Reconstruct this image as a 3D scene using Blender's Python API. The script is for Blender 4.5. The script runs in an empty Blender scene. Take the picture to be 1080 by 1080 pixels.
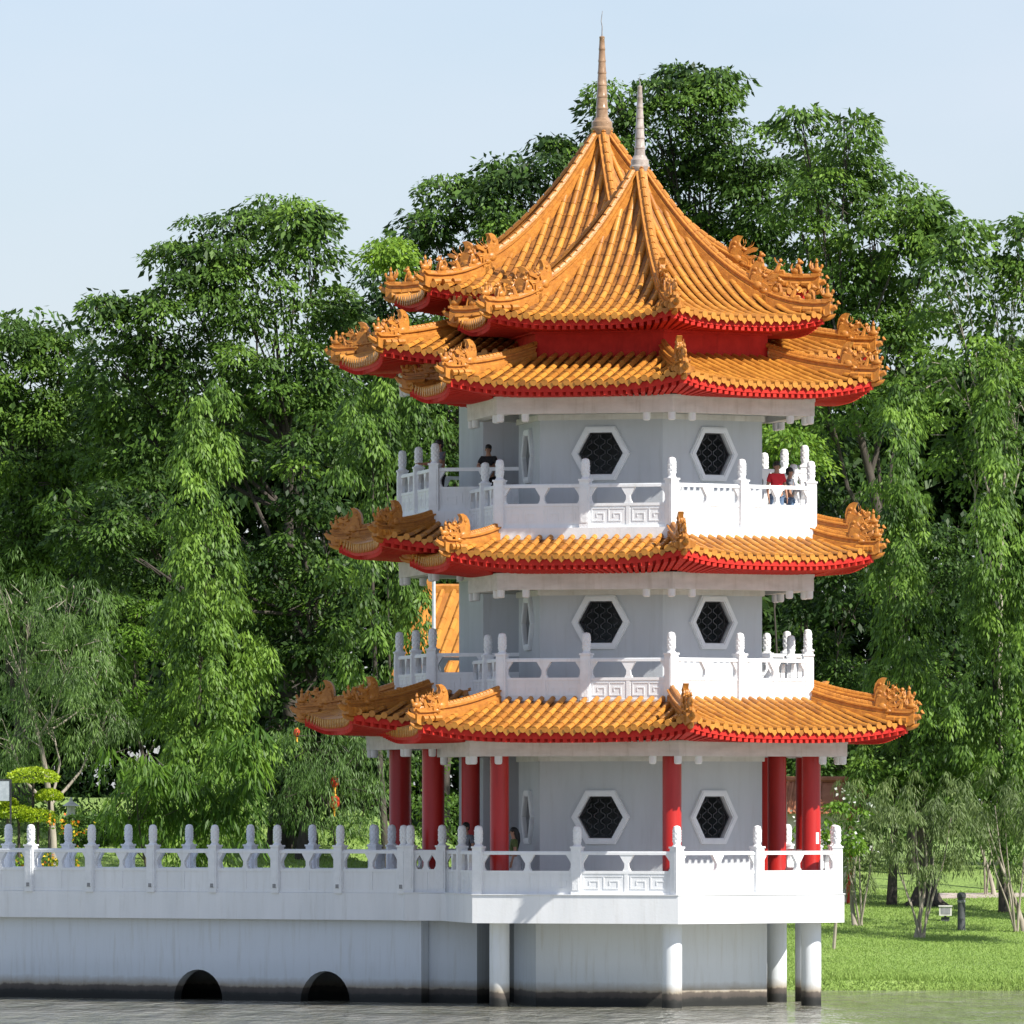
import bpy, math, random
import numpy as np
from mathutils import Vector, Matrix
from mathutils.geometry import tessellate_polygon
random.seed(7); rng = np.random.default_rng(11)
C = bpy.context.scene.collection
R_ = math.radians
F, HZ, EYE = 10500.0, 845.0, 5.1           # focal length in px, horizon row, eye height above water
def zy(y, Y): return EYE + (HZ - y) * Y / F
def xp(x, Y): return (x - 540.0) * Y / F

# ------------------------------------------------------------------ materials
def nmat(name):
    m = bpy.data.materials.new(name); m.use_nodes = True
    nt = m.node_tree; b = nt.nodes['Principled BSDF']
    return m, nt, b
def N(nt, t, **k):
    n = nt.nodes.new(t)
    for a, v in k.items():
        if a in n.bl_rna.properties.keys(): setattr(n, a, v)
        else: n.inputs[a].default_value = v
    return n
def ramp(nt, src, stops):
    r = nt.nodes.new('ShaderNodeValToRGB'); el = r.color_ramp.elements
    while len(el) < len(stops): el.new(0.5)
    for e, (p, c) in zip(el, stops): e.position = p; e.color = (*c, 1) if len(c) == 3 else c
    nt.links.new(src, r.inputs[0]); return r
def bump(nt, b, src, s, d=0.02):
    n = N(nt, 'ShaderNodeBump'); n.inputs['Strength'].default_value = s; n.inputs['Distance'].default_value = d
    nt.links.new(src, n.inputs['Height']); nt.links.new(n.outputs[0], b.inputs['Normal'])
def mottled(name, c1, c2, scale=3.0, rough=0.5, bs=0.2, bsc=40.0, spec=0.4, detail=5, stretch=(1,1,1), coat=0):
    m, nt, b = nmat(name)
    g = N(nt, 'ShaderNodeNewGeometry'); mp = N(nt, 'ShaderNodeMapping'); mp.inputs['Scale'].default_value = stretch
    nt.links.new(g.outputs['Position'], mp.inputs[0])
    n = N(nt, 'ShaderNodeTexNoise', Scale=scale, Detail=detail, Roughness=0.6); nt.links.new(mp.outputs[0], n.inputs['Vector'])
    r = ramp(nt, n.outputs[0], [(0.3, c1), (0.7, c2)])
    nt.links.new(r.outputs[0], b.inputs['Base Color'])
    b.inputs['Roughness'].default_value = rough; b.inputs['Specular IOR Level'].default_value = spec
    b.inputs['Coat Weight'].default_value = coat; b.inputs['Coat Roughness'].default_value = 0.15
    n2 = N(nt, 'ShaderNodeTexNoise', Scale=bsc, Detail=4); nt.links.new(g.outputs['Position'], n2.inputs['Vector'])
    if bs: bump(nt, b, n2.outputs[0], bs, 0.01)
    return m
M = {}
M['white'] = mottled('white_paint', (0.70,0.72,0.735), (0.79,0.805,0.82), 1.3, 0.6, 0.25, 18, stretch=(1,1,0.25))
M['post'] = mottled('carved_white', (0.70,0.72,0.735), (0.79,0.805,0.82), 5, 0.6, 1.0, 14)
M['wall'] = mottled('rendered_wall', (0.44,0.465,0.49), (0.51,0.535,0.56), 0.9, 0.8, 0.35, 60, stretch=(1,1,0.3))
M['trim'] = mottled('pale_trim', (0.66,0.68,0.70), (0.74,0.76,0.77), 3, 0.6, 0.2, 30)
M['beamw'] = mottled('weathered_beam', (0.55,0.54,0.51), (0.70,0.69,0.66), 1.6, 0.75, 0.3, 30, stretch=(1,1,3))
M['tile'] = mottled('orange_glazed_tile', (0.38,0.150,0.024), (0.54,0.240,0.040), 2.2, 0.42, 0.4, 25, 0.4, coat=0.0)
M['tile2'] = mottled('orange_glazed_ornament', (0.34,0.125,0.020), (0.54,0.225,0.036), 7, 0.42, 0.8, 22, 0.45, coat=0.05)
def per_tile(m, lo, hi):
    nt = m.node_tree; b = nt.nodes['Principled BSDF']; src = b.inputs['Base Color'].links[0].from_socket
    g = N(nt, 'ShaderNodeNewGeometry'); r = ramp(nt, g.outputs['Random Per Island'], [(0, lo), (.12, tuple((a+b_)/2 for a, b_ in zip(lo, hi))), (1, hi)])
    x = N(nt, 'ShaderNodeMix', data_type='RGBA', blend_type='MULTIPLY'); x.inputs[0].default_value = 1
    nt.links.new(src, x.inputs[6]); nt.links.new(r.outputs[0], x.inputs[7]); nt.links.new(x.outputs[2], b.inputs['Base Color'])
per_tile(M['tile'], (.70,.62,.6), (1.12,1.14,1.1))
M['pan'] = mottled('grimy_pan_tile', (0.16,0.060,0.016), (0.34,0.135,0.026), 5.0, 0.5, 0.4, 25, 0.4)
M['tileold'] = mottled('terracotta_old', (0.30,0.11,0.05), (0.42,0.17,0.09), 4, 0.7, 0.3, 25)
M['red'] = mottled('red_paint', (0.44,0.020,0.014), (0.58,0.034,0.022), 4, 0.7, 0.3, 30, 0.2)
M['col'] = mottled('red_column_paint', (0.34,0.012,0.010), (0.46,0.022,0.016), 1.5, 0.32, 0.08, 30, stretch=(1,1,0.2))
M['dark'] = mottled('dark_lattice', (0.02,0.021,0.025), (0.05,0.05,0.056), 8, 0.5, 0)
M['room'] = mottled('dim_room', (0.10,0.10,0.11), (0.16,0.16,0.16), 2, 0.9, 0)
M['ceram'] = mottled('glazed_spire', (0.20,0.115,0.06), (0.38,0.25,0.15), 6, 0.25, 0.2, 20, coat=0.4)
M['ceramp'] = mottled('pale_spire', (0.24,0.19,0.16), (0.48,0.42,0.37), 6, 0.25, 0.2, 20, coat=0.4)
M['metal'] = mottled('grey_metal', (0.18,0.19,0.2), (0.3,0.3,0.31), 10, 0.4, 0)
M['bark'] = mottled('bark', (0.03,0.026,0.022), (0.09,0.075,0.062), 4, 0.9, 0.8, 12, stretch=(1,1,0.25))
M['barkpale'] = mottled('pale_bark', (0.22,0.19,0.15), (0.38,0.34,0.28), 6, 0.9, 0.5, 20, stretch=(1,1,0.3))
M['bollard'] = mottled('bollard_paint', (0.05,0.055,0.06), (0.08,0.085,0.09), 6, 0.5, 0.1)
M['path'] = mottled('path_paving', (0.38,0.31,0.28), (0.50,0.43,0.40), 3, 0.9, 0.2)
M['lantern'] = mottled('lantern_red', (0.50,0.02,0.012), (0.65,0.06,0.02), 9, 0.5, 0)
M['gold'] = mottled('lantern_gold', (0.8,0.42,0.05), (0.85,0.5,0.08), 9, 0.4, 0)
M['stone'] = mottled('pale_stone', (0.5,0.49,0.46), (0.7,0.69,0.66), 5, 0.9, 0.6, 14)
M['sign'] = mottled('sign_face', (0.28,0.32,0.36), (0.42,0.46,0.5), 7, 0.4, 0)
M['skin'] = mottled('skin', (0.36,0.19,0.12), (0.42,0.23,0.15), 10, 0.55, 0)
M['hair'] = mottled('black_hair', (0.008,0.007,0.007), (0.02,0.018,0.016), 30, 0.45, 0.3, 60)
M['redshirt'] = mottled('red_cotton', (0.58,0.02,0.03), (0.70,0.035,0.045), 9, 0.85, 0.2)
M['jeans'] = mottled('blue_denim', (0.10,0.16,0.26), (0.17,0.25,0.37), 20, 0.9, 0.2)
M['black'] = mottled('black_cotton', (0.012,0.012,0.014), (0.025,0.025,0.03), 9, 0.85, 0.2)
M['grey'] = mottled('grey_cotton', (0.10,0.11,0.13), (0.17,0.18,0.21), 12, 0.85, 0.2)
M['greenc'] = mottled('olive_cotton', (0.07,0.10,0.03), (0.12,0.16,0.05), 9, 0.85, 0.2)
M['pale_cloth'] = mottled('pale_cotton', (0.42,0.45,0.48), (0.55,0.58,0.60), 9, 0.85, 0.2)

def stained():
    m, nt, b = nmat('stained_white_wall')
    g = N(nt, 'ShaderNodeNewGeometry'); sx = N(nt, 'ShaderNodeSeparateXYZ'); nt.links.new(g.outputs['Position'], sx.inputs[0])
    n = N(nt, 'ShaderNodeTexNoise', Scale=2.6, Detail=8, Roughness=.7); nt.links.new(g.outputs['Position'], n.inputs['Vector'])
    ad = N(nt, 'ShaderNodeMath', operation='MULTIPLY_ADD'); ad.inputs[1].default_value = -0.22
    nt.links.new(n.outputs[0], ad.inputs[0]); nt.links.new(sx.outputs[2], ad.inputs[2])
    r = ramp(nt, ad.outputs[0], [(0.0,(0.008,0.009,0.008)),(0.08,(0.02,0.02,0.018)),(0.12,(0.055,0.046,0.04)),(0.23,(0.10,0.082,0.068)),(0.27,(0.32,0.28,0.22)),(0.50,(0.60,0.64,0.67)),(1.0,(0.66,0.70,0.74))])
    # rusty drips from above
    mp = N(nt, 'ShaderNodeMapping'); mp.inputs['Scale'].default_value = (4,4,0.35); nt.links.new(g.outputs['Position'], mp.inputs[0])
    n2 = N(nt, 'ShaderNodeTexNoise', Scale=1.5, Detail=5); nt.links.new(mp.outputs[0], n2.inputs['Vector'])
    r2 = ramp(nt, n2.outputs[0], [(0.3,(0.90,0.88,0.84)),(0.42,(1,1,1))])
    mx = N(nt, 'ShaderNodeMix', data_type='RGBA', blend_type='MULTIPLY'); mx.inputs[0].default_value = 0.8
    nt.links.new(r.outputs[0], mx.inputs[6]); nt.links.new(r2.outputs[0], mx.inputs[7]); nt.links.new(mx.outputs[2], b.inputs['Base Color'])
    b.inputs['Roughness'].default_value = 0.7
    n3 = N(nt, 'ShaderNodeTexNoise', Scale=25, Detail=4); nt.links.new(g.outputs['Position'], n3.inputs['Vector'])
    bump(nt, b, n3.outputs[0], 0.3, 0.01)
    return m
M['stained'] = stained()
def streaks(m, k=.5):
    nt = m.node_tree; b = nt.nodes['Principled BSDF']; src = b.inputs['Base Color'].links[0].from_socket
    g = N(nt, 'ShaderNodeNewGeometry'); mp = N(nt, 'ShaderNodeMapping'); mp.inputs['Scale'].default_value = (5,5,.5); nt.links.new(g.outputs['Position'], mp.inputs[0])
    n = N(nt, 'ShaderNodeTexNoise', Scale=1.3, Detail=7, Roughness=.65); nt.links.new(mp.outputs[0], n.inputs['Vector'])
    r = ramp(nt, n.outputs[0], [(.30,(.66,.63,.57)),(.43,(.93,.92,.90)),(.52,(1,1,1))])
    x = N(nt, 'ShaderNodeMix', data_type='RGBA', blend_type='MULTIPLY'); x.inputs[0].default_value = k
    nt.links.new(src, x.inputs[6]); nt.links.new(r.outputs[0], x.inputs[7]); nt.links.new(x.outputs[2], b.inputs['Base Color'])
streaks(M['white'], .28); streaks(M['wall'], .25); streaks(M['beamw'], .5); streaks(M['stained'], .28); streaks(M['col'], .5); streaks(M['red'], .6)
def leafmat(name, dark, mid, light, trans=0.28, rough=0.42, spec=0.45):
    m, nt, b = nmat(name)
    a = N(nt, 'ShaderNodeAttribute'); a.attribute_name = 'tint'
    r = ramp(nt, a.outputs['Fac'], [(0.0, dark), (0.5, mid), (1.0, light)])
    nt.links.new(r.outputs[0], b.inputs['Base Color'])
    b.inputs['Roughness'].default_value = rough; b.inputs['Specular IOR Level'].default_value = spec
    t = N(nt, 'ShaderNodeBsdfTranslucent'); hs = N(nt, 'ShaderNodeHueSaturation'); hs.inputs['Value'].default_value = 1.3; hs.inputs['Hue'].default_value = 0.485
    nt.links.new(r.outputs[0], hs.inputs['Color']); nt.links.new(hs.outputs[0], t.inputs[0])
    mx = N(nt, 'ShaderNodeMixShader'); mx.inputs[0].default_value = trans
    nt.links.new(b.outputs[0], mx.inputs[1]); nt.links.new(t.outputs[0], mx.inputs[2])
    nt.links.new(mx.outputs[0], nt.nodes['Material Output'].inputs[0])
    return m
M['leaf'] = leafmat('leaf_green', (0.020,0.048,0.011), (0.086,0.170,0.025), (0.20,0.335,0.045), 0.32, 0.5, 0.28)
M['leafb'] = leafmat('leaf_bright', (0.05,0.115,0.014), (0.11,0.215,0.022), (0.22,0.35,0.035), 0.33, .5, .25)
M['leafo'] = leafmat('leaf_olive', (0.06,0.095,0.028), (0.11,0.165,0.045), (0.18,0.24,0.075), 0.25, 0.6)
M['leaff'] = leafmat('leaf_feathery', (0.045,0.09,0.02), (0.085,0.165,0.032), (0.15,0.26,0.05), 0.25, 0.55)
M['leafy'] = leafmat('leaf_yellow', (0.12,0.22,0.015), (0.30,0.42,0.02), (0.50,0.60,0.035), 0.3)
M['leafh'] = leafmat('leaf_hedge', (0.03,0.07,0.014), (0.055,0.12,0.02), (0.09,0.18,0.03))
M['petal'] = leafmat('petal', (0.65,0.10,0.02), (0.75,0.45,0.03), (0.80,0.65,0.05), 0.3)
M['petalw'] = leafmat('white_petal', (0.6,0.6,0.55), (0.75,0.75,0.7), (0.8,0.8,0.78), 0.2)
M['grassb'] = leafmat('grass_blade', (0.16,0.25,0.055), (0.24,0.36,0.085), (0.32,0.43,0.13), 0.3, 0.6, 0.2)

# ------------------------------------------------------------------ mesh builder
class MB:
    def __init__(s): s.v = []; s.f = []
    def add(s, vs, fs, mx=None):
        o = len(s.v)
        s.v += [tuple(mx @ Vector(v)) for v in vs] if mx is not None else [tuple(v) for v in vs]
        s.f += [tuple(i + o for i in f) for f in fs]
    def box(s, x0,x1,y0,y1,z0,z1, mx=None):
        s.add([(x0,y0,z0),(x1,y0,z0),(x1,y1,z0),(x0,y1,z0),(x0,y0,z1),(x1,y0,z1),(x1,y1,z1),(x0,y1,z1)],
              [(0,3,2,1),(4,5,6,7),(0,1,5,4),(1,2,6,5),(2,3,7,6),(3,0,4,7)], mx)
    def prism(s, poly, d0, d1, mx=None, holes=()):   # poly CCW in (x,y), extruded along z
        loops = [list(poly)] + [list(h) for h in holes]
        if not holes:
            n = len(poly); vs = [(p[0],p[1],d0) for p in poly] + [(p[0],p[1],d1) for p in poly]
            tris = tessellate_polygon([[Vector((p[0],p[1],0)) for p in poly]])
            fs = []
            for a,b,c in tris:
                A,B,Cc = poly[a],poly[b],poly[c]
                if (B[0]-A[0])*(Cc[1]-A[1])-(B[1]-A[1])*(Cc[0]-A[0]) < 0: b,c = c,b
                fs += [(a+n,b+n,c+n),(a,c,b)]
            fs += [(i,(i+1)%n,(i+1)%n+n,i+n) for i in range(n)]
            s.add(vs, fs, mx); return
        flat = [p for l in loops for p in l]; n = len(flat)
        tris = tessellate_polygon([[Vector((p[0],p[1],0)) for p in l] for l in loops])
        vs = [(p[0],p[1],d0) for p in flat] + [(p[0],p[1],d1) for p in flat]; fs = []
        for a,b,c in tris:
            A,B,Cc = flat[a],flat[b],flat[c]
            if (B[0]-A[0])*(Cc[1]-A[1])-(B[1]-A[1])*(Cc[0]-A[0]) < 0: b,c = c,b
            fs += [(a+n,b+n,c+n),(a,c,b)]
        o = 0
        for li, l in enumerate(loops):
            m = len(l)
            for i in range(m):
                a, b = o+i, o+(i+1)%m
                fs.append((a,b,b+n,a+n) if li == 0 else (b,a,a+n,b+n))
            o += m
        s.add(vs, fs, mx)
    def lathe(s, prof, seg=16, mx=None, cx=0, cy=0):  # prof: (r,z) bottom to top
        vs = []; fs = []
        for r, z in prof:
            for i in range(seg):
                a = 2*math.pi*i/seg; vs.append((cx+r*math.cos(a), cy+r*math.sin(a), z))
        for j in range(len(prof)-1):
            for i in range(seg):
                a = j*seg+i; b = j*seg+(i+1)%seg; fs.append((a,b,b+seg,a+seg))
        fs.append(tuple(range(seg))[::-1]); fs.append(tuple(range((len(prof)-1)*seg, len(prof)*seg)))
        s.add(vs, fs, mx)
    def tube(s, pts, rad, seg=6, mx=None):
        pts = [Vector(p) for p in pts]; n = len(pts)
        if not hasattr(rad, '__len__'): rad = [rad]*n
        vs = []; fs = []
        for i, p in enumerate(pts):
            d = (pts[min(i+1,n-1)] - pts[max(i-1,0)]).normalized()
            a = Vector((0,0,1)) if abs(d.z) < 0.9 else Vector((1,0,0))
            x = d.cross(a).normalized(); y = d.cross(x)
            for k in range(seg):
                t = 2*math.pi*k/seg; vs.append(p + (x*math.cos(t) + y*math.sin(t))*rad[i])
        for i in range(n-1):
            for k in range(seg):
                a = i*seg+k; b = i*seg+(k+1)%seg; fs.append((a,a+seg,b+seg,b))
        fs.append(tuple(range(seg))); fs.append(tuple(range((n-1)*seg, n*seg))[::-1])
        s.add(vs, fs, mx)
    def ball(s, c, r, seg=8, rings=6, mx=None):
        if not hasattr(r, '__len__'): r = (r,r,r)
        vs = [(c[0],c[1],c[2]-r[2])]; fs = []
        for j in range(1, rings):
            t = math.pi*j/rings
            for i in range(seg):
                a = 2*math.pi*i/seg
                vs.append((c[0]+r[0]*math.sin(t)*math.cos(a), c[1]+r[1]*math.sin(t)*math.sin(a), c[2]-r[2]*math.cos(t)))
        vs.append((c[0],c[1],c[2]+r[2])); e = len(vs)-1
        for i in range(seg):
            fs.append((0, 1+(i+1)%seg, 1+i)); fs.append((e, e-seg+i, e-seg+(i+1)%seg))
        for j in range(rings-2):
            for i in range(seg):
                a = 1+j*seg+i; b = 1+j*seg+(i+1)%seg; fs.append((a,b,b+seg,a+seg))
        s.add(vs, fs, mx)
    def sweep(s, path, sec, side=None, closed_ends=True):   # sec: (across, up); path: Vectors; up is world z
        n = len(path); m = len(sec); vs = []; fs = []
        for i, p in enumerate(path):
            d = (path[min(i+1,n-1)] - path[max(i-1,0)]); d.z = 0; d.normalize()
            x = Vector((d.y, -d.x, 0)) if side is None else side
            for a, u in sec: vs.append(p + x*a + Vector((0,0,u)))
        for i in range(n-1):
            for k in range(m):
                a = i*m+k; b = i*m+(k+1)%m; fs.append((a,b,b+m,a+m))
        if closed_ends: fs.append(tuple(range(m))[::-1]); fs.append(tuple(range((n-1)*m, n*m)))
        s.add(vs, fs)
    def mesh(s, name, mat, smooth=False):
        me = bpy.data.meshes.new(name); me.from_pydata(s.v, [], s.f)
        mats = mat if isinstance(mat, (list, tuple)) else [mat]
        for q in mats: me.materials.append(q)
        if smooth:
            me.polygons.foreach_set('use_smooth', [True]*len(me.polygons))
            try: me.set_sharp_from_angle(angle=R_(38))
            except Exception: pass
        me.update(); return me
    def build(s, name, mat, parent=None, smooth=False):
        return link(name, s.mesh(name, mat, smooth), parent)
def link(name, me, parent=None, mx=None):
    o = bpy.data.objects.new(name, me); C.objects.link(o)
    if parent is not None: o.parent = parent
    if mx is not None: o.matrix_local = mx
    return o
def tag(o, label=None, cat=None, group=None, kind=None):
    for k, v in (('label',label),('category',cat),('group',group),('kind',kind)):
        if v: o[k] = v
    return o
def empty(name, loc, label=None, cat=None, group=None):
    o = bpy.data.objects.new(name, None); C.objects.link(o); o.location = loc
    o.empty_display_size = 0.3
    return tag(o, label, cat, group)

# ------------------------------------------------------------------ hexagon frames
A0 = 9.3
def dr(p): return Vector((math.sin(R_(p)), -math.cos(R_(p)), 0))
def frame(k, ap, z=0.0):       # x along the face, y up, z outward
    n = dr(A0+60*k+30); t = dr(A0+60*k+120); o = n*ap + Vector((0,0,z))
    return Matrix(((t.x,0,n.x,o.x),(t.y,0,n.y,o.y),(0,1,0,o.z),(0,0,0,1)))
def frame_pts(p, q, z=0.0):    # between two xy points, x along p->q, outward on the right-hand side
    t = Vector((q[0]-p[0], q[1]-p[1], 0)); L = t.length; t.normalize(); n = Vector((t.y,-t.x,0))
    return Matrix(((t.x,0,n.x,p[0]),(t.y,0,n.y,p[1]),(0,1,0,z),(0,0,0,1))), L
def hexpoly(R): return [tuple((dr(A0+60*k)*R).xy) for k in range(6)]
def inside(p, c, R, m=0.0):
    for k in range(6):
        n = dr(A0+60*k+30)
        if (p[0]-c[0])*n.x + (p[1]-c[1])*n.y > R*0.8660254 - m: return False
    return True
def hexslab(mb, R, z0, z1):
    p = hexpoly(R); mb.prism(p, z0, z1)
def hexring(mb, Ro, Ri, z0, z1):
    mb.prism(hexpoly(Ro), z0, z1, None, [hexpoly(Ri)])

# ------------------------------------------------------------------ shared little meshes
def post_mesh():
    mb = MB(); h = 1.19
    mb.box(-.125,.125,-.125,.125,-.02,h)
    for sx in (-1,1):
        mb.box(-.085,.085,sx*.125-.012,sx*.125+.012,.12,1.06); mb.box(sx*.125-.012,sx*.125+.012,-.085,.085,.12,1.06)
    mb.box(-.145,.145,-.145,.145,h-.035,h+.012)
    mb.lathe([(.125,h+.01),(.11,h+.04),(.088,h+.06),(.09,h+.08),(.098,h+.11),(.103,h+.22),(.105,h+.33),(.103,h+.41),(.098,h+.46),(.085,h+.50),(.05,h+.52),(.015,h+.53)], 14)
    for j in range(5):
        for i in range(7):
            a = i*math.pi*2/7 + j*.45; z = h+.15+j*.062
            mb.ball((.091*math.cos(a), .091*math.sin(a), z), (.026,.026,.034), 6, 4)
    return mb.mesh('post', M['post'], True)
POST = post_mesh()
BAY = {}
def bay_mesh(L, plain=False):
    key = round(L, 2)
    if (key, plain) in BAY: return BAY[(key, plain)]
    mb = MB(); a, b = .11, L-.11
    mb.prism([(a,.995),(b,.995),(b,1.06),(a,1.06)], -.065, .065)
    mb.prism([(a,1.06),(b,1.06),(b,1.085),(a,1.085)], -.045, .045)
    mb.prism([(a,.53),(b,.53),(b,.60),(a,.60)], -.06, .06)
    mb.prism([(a,-.01),(b,-.01),(b,.53),(a,.53)], -.042, .042)
    mb.prism([(a,.0),(b,.0),(b,.07),(a,.07)], -.055, .055)
    m = (a+b)/2
    def filler(x, sg, w1=.17, w2=.045, w3=.10):
        pts = [(x,.6),(x+sg*w3,.6),(x+sg*w2*1.2,.68),(x+sg*w2,.78),(x+sg*w2*1.6,.84),(x+sg*w1,.985),(x+sg*w1,.995),(x,.995)]
        if sg < 0: pts = pts[::-1]
        mb.prism(pts, -.04, .04)
    filler(a, 1); filler(b, -1)
    mb.prism([(m-.10,.6),(m+.10,.6),(m+.055,.68),(m+.05,.78),(m+.09,.84),(m+.18,.985),(m+.18,.995),(m-.18,.995),(m-.18,.985),(m-.09,.84),(m-.05,.78),(m-.055,.68)], -.052, .052)
    mb.prism([(m-.05,.07),(m+.05,.07),(m+.05,.53),(m-.05,.53)], -.055, .055)
    if not plain:      # key fret in low relief on both halves
        for x0, x1 in ((a+.05, m-.09), (m+.09, b-.05)):
            w = x1-x0; q = .028
            def bar(xa, ya, xb, yb):
                for d in (1,-1):
                    d0, d1 = sorted((d*.038, d*.053))
                    mb.prism([(min(xa,xb),min(ya,yb)),(max(xa,xb),min(ya,yb)),(max(xa,xb),max(ya,yb)),(min(xa,xb),max(ya,yb))], d0, d1)
            for g in (0, 1):
                c0 = x0 + w*(.5*g) + .01; c1 = x0 + w*(.5+.5*g) - .01; wd = c1-c0
                bar(c0,.455,c1,.455+q); bar(c0,.15,c0+q,.455); bar(c0+q,.15,c1-wd*.2,.15+q)
                bar(c1-wd*.2-q,.178,c1-wd*.2,.36); bar(c0+wd*.3,.335,c1-wd*.2-q,.36); bar(c0+wd*.3,.26,c0+wd*.3+q,.335)
    BAY[(key, plain)] = mb.mesh('railing_panel', M['white'])
    return BAY[(key, plain)]

def dragon_mesh():
    mb = MB()
    body = [(-.34,-.12),(.30,-.12),(.34,.10),(.40,.20),(.50,.27),(.42,.31),(.26,.29),(.17,.33),(.30,.39),(.46,.43),(.53,.53),(.42,.55),(.30,.50),(.16,.52),(.06,.56),(-.02,.60),(-.06,.70),(-.02,.82),(.04,.90),(-.08,.92),(-.22,.86),(-.33,.72),(-.38,.52),(-.37,.25)]
    fr = Matrix(((1,0,0,0),(0,0,-1,0),(0,1,0,0),(0,0,0,1)))     # x outward, y up in profile, thickness along y
    mb.prism(body, -.085, .085, fr)
    core = [(-.30,-.12),(.26,-.12),(.28,.16),(.18,.24),(.06,.30),(.10,.42),(-.02,.50),(-.18,.56),(-.28,.50),(-.33,.25)]
    mb.prism(core, -.135, .135, fr)
    mb.ball((.14,0,.47), (.10,.14,.055)); mb.ball((.30,0,.21), (.13,.115,.05))
    for sy in (-1,1):
        mb.ball((.12,sy*.10,.50), .05); mb.ball((-.1,sy*.12,.2), (.16,.06,.14)); mb.ball((.1,sy*.13,.05), (.12,.05,.09))
        mb.tube([(.22,sy*.06,.52),(.34,sy*.08,.60),(.40,sy*.10,.74)], [.018,.014,.008], 5)
        mb.tube([(.05,sy*.08,.56),(.12,sy*.1,.68),(.10,sy*.11,.80)], [.022,.016,.008], 5)
        for i in range(4):
            mb.ball((-.30+.04*i,sy*.09,.28+.14*i), (.07,.04,.06), 7, 5)
    return mb.mesh('dragon_head', M['tile2'], True)
def beast_mesh(kind):
    mb = MB()
    if kind == 0:       # sitting lion
        mb.ball((-.05,0,.07), (.10,.065,.09)); mb.ball((.0,0,.17), (.065,.055,.10)); mb.ball((.045,0,.28), (.062,.055,.058)); mb.ball((.10,0,.265), (.035,.035,.03))
        for sy in (-1,1):
            mb.tube([(.04,sy*.035,.18),(.07,sy*.04,.08),(.08,sy*.04,0)], [.026,.02,.022], 6)
            mb.ball((.02,sy*.04,.335), (.018,.014,.03), 6, 4)
        mb.tube([(-.13,0,.05),(-.17,0,.16),(-.13,0,.25)], [.03,.028,.012], 6)
    elif kind == 1:     # rider on a hen
        mb.ball((0,0,.08), (.13,.06,.075)); mb.ball((.13,0,.17), (.035,.03,.05)); mb.tube([(.09,0,.1),(.12,0,.15)], .03, 6)
        mb.tube([(-.1,0,.1),(-.16,0,.2),(-.14,0,.30)], [.05,.035,.01], 6); mb.tube([(-.08,0,.1),(-.11,0,.2),(-.09,0,.25)], [.05,.035,.01], 6)
        mb.tube([(0,0,.12),(0,0,.24)], [.05,.038], 7); mb.ball((.005,0,.285), (.036,.034,.042)); mb.ball((0,0,.33), (.02,.02,.025), 6, 4)
    else:               # leaning figure
        mb.tube([(-.05,0,0),(-.02,0,.10),(.02,0,.20)], [.07,.055,.04], 7); mb.ball((.04,0,.265), .045)
        mb.tube([(.02,.04,.19),(.08,.05,.14),(.13,.03,.20)], [.02,.017,.014], 5); mb.tube([(0,-.04,.19),(-.06,-.06,.25),(-.09,-.05,.33)], [.02,.017,.012], 5)
        mb.tube([(.03,0,.02),(.10,0,.03),(.13,0,.0)], [.04,.03,.025], 6)
    mb.box(-.12,.14,-.06,.06,-.05,.012)
    return mb.mesh('ridge_figure', M['tile2'], True)
def hook_mesh():
    mb = MB()
    mb.tube([(-.25,0,0),(-.05,0,.0),(.12,0,.02),(.26,0,.06),(.34,0,.13)], [.10,.10,.085,.055,.015], 8)
    mb.ball((.14,0,.10), (.05,.04,.05)); mb.tube([(.0,0,.08),(.05,0,.17),(.0,0,.22)], [.05,.03,.01], 6)
    mb.box(-.3,-.1,-.09,.09,-.11,.09)
    return mb.mesh('corner_hook', M['tile2'], True)
DRAGON, BEASTS, HOOK = dragon_mesh(), [beast_mesh(i) for i in range(3)], hook_mesh()
def radial(phi, p, s=1.0, tilt=0.0):
    o = dr(phi); t = Vector((-o.y, o.x, 0))
    m = Matrix(((o.x,t.x,0,p.x),(o.y,t.y,0,p.y),(0,0,1,p.z),(0,0,0,1)))
    return m @ Matrix.Rotation(tilt, 4, 'Y') @ Matrix.Scale(s, 4)

# ------------------------------------------------------------------ roofs
class Roof:
    def __init__(s, Re, Ri, ze, zi, p, up, ext): s.Re,s.Ri,s.ze,s.zi,s.p,s.up,s.ext = Re,Ri,ze,zi,p,up,ext
    def R(s, v): return s.Re + (s.Ri-s.Re)*v
    def P(s, k, q, v, h=0.0):
        R = s.R(v); u = max(-1.15, min(1.15, q/(R/2)))
        n = dr(A0+60*k+30); t = dr(A0+60*k+120); w = max(0, 1-v)
        z = s.ze + (s.zi-s.ze)*(max(v,0)**s.p) + (v*(s.zi-s.ze)*.5 if v < 0 else 0) + s.up*abs(u)**3.2*w**2 + h
        e = s.ext*abs(u)**5*w**2
        return n*(R*.8660254 + e*.866) + t*(q + e*.5*(1 if u > 0 else -1)) + Vector((0,0,z))
    def corner(s, k, v, h=0.0):
        return s.P(k, -s.R(v)/2, v, h)
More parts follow.
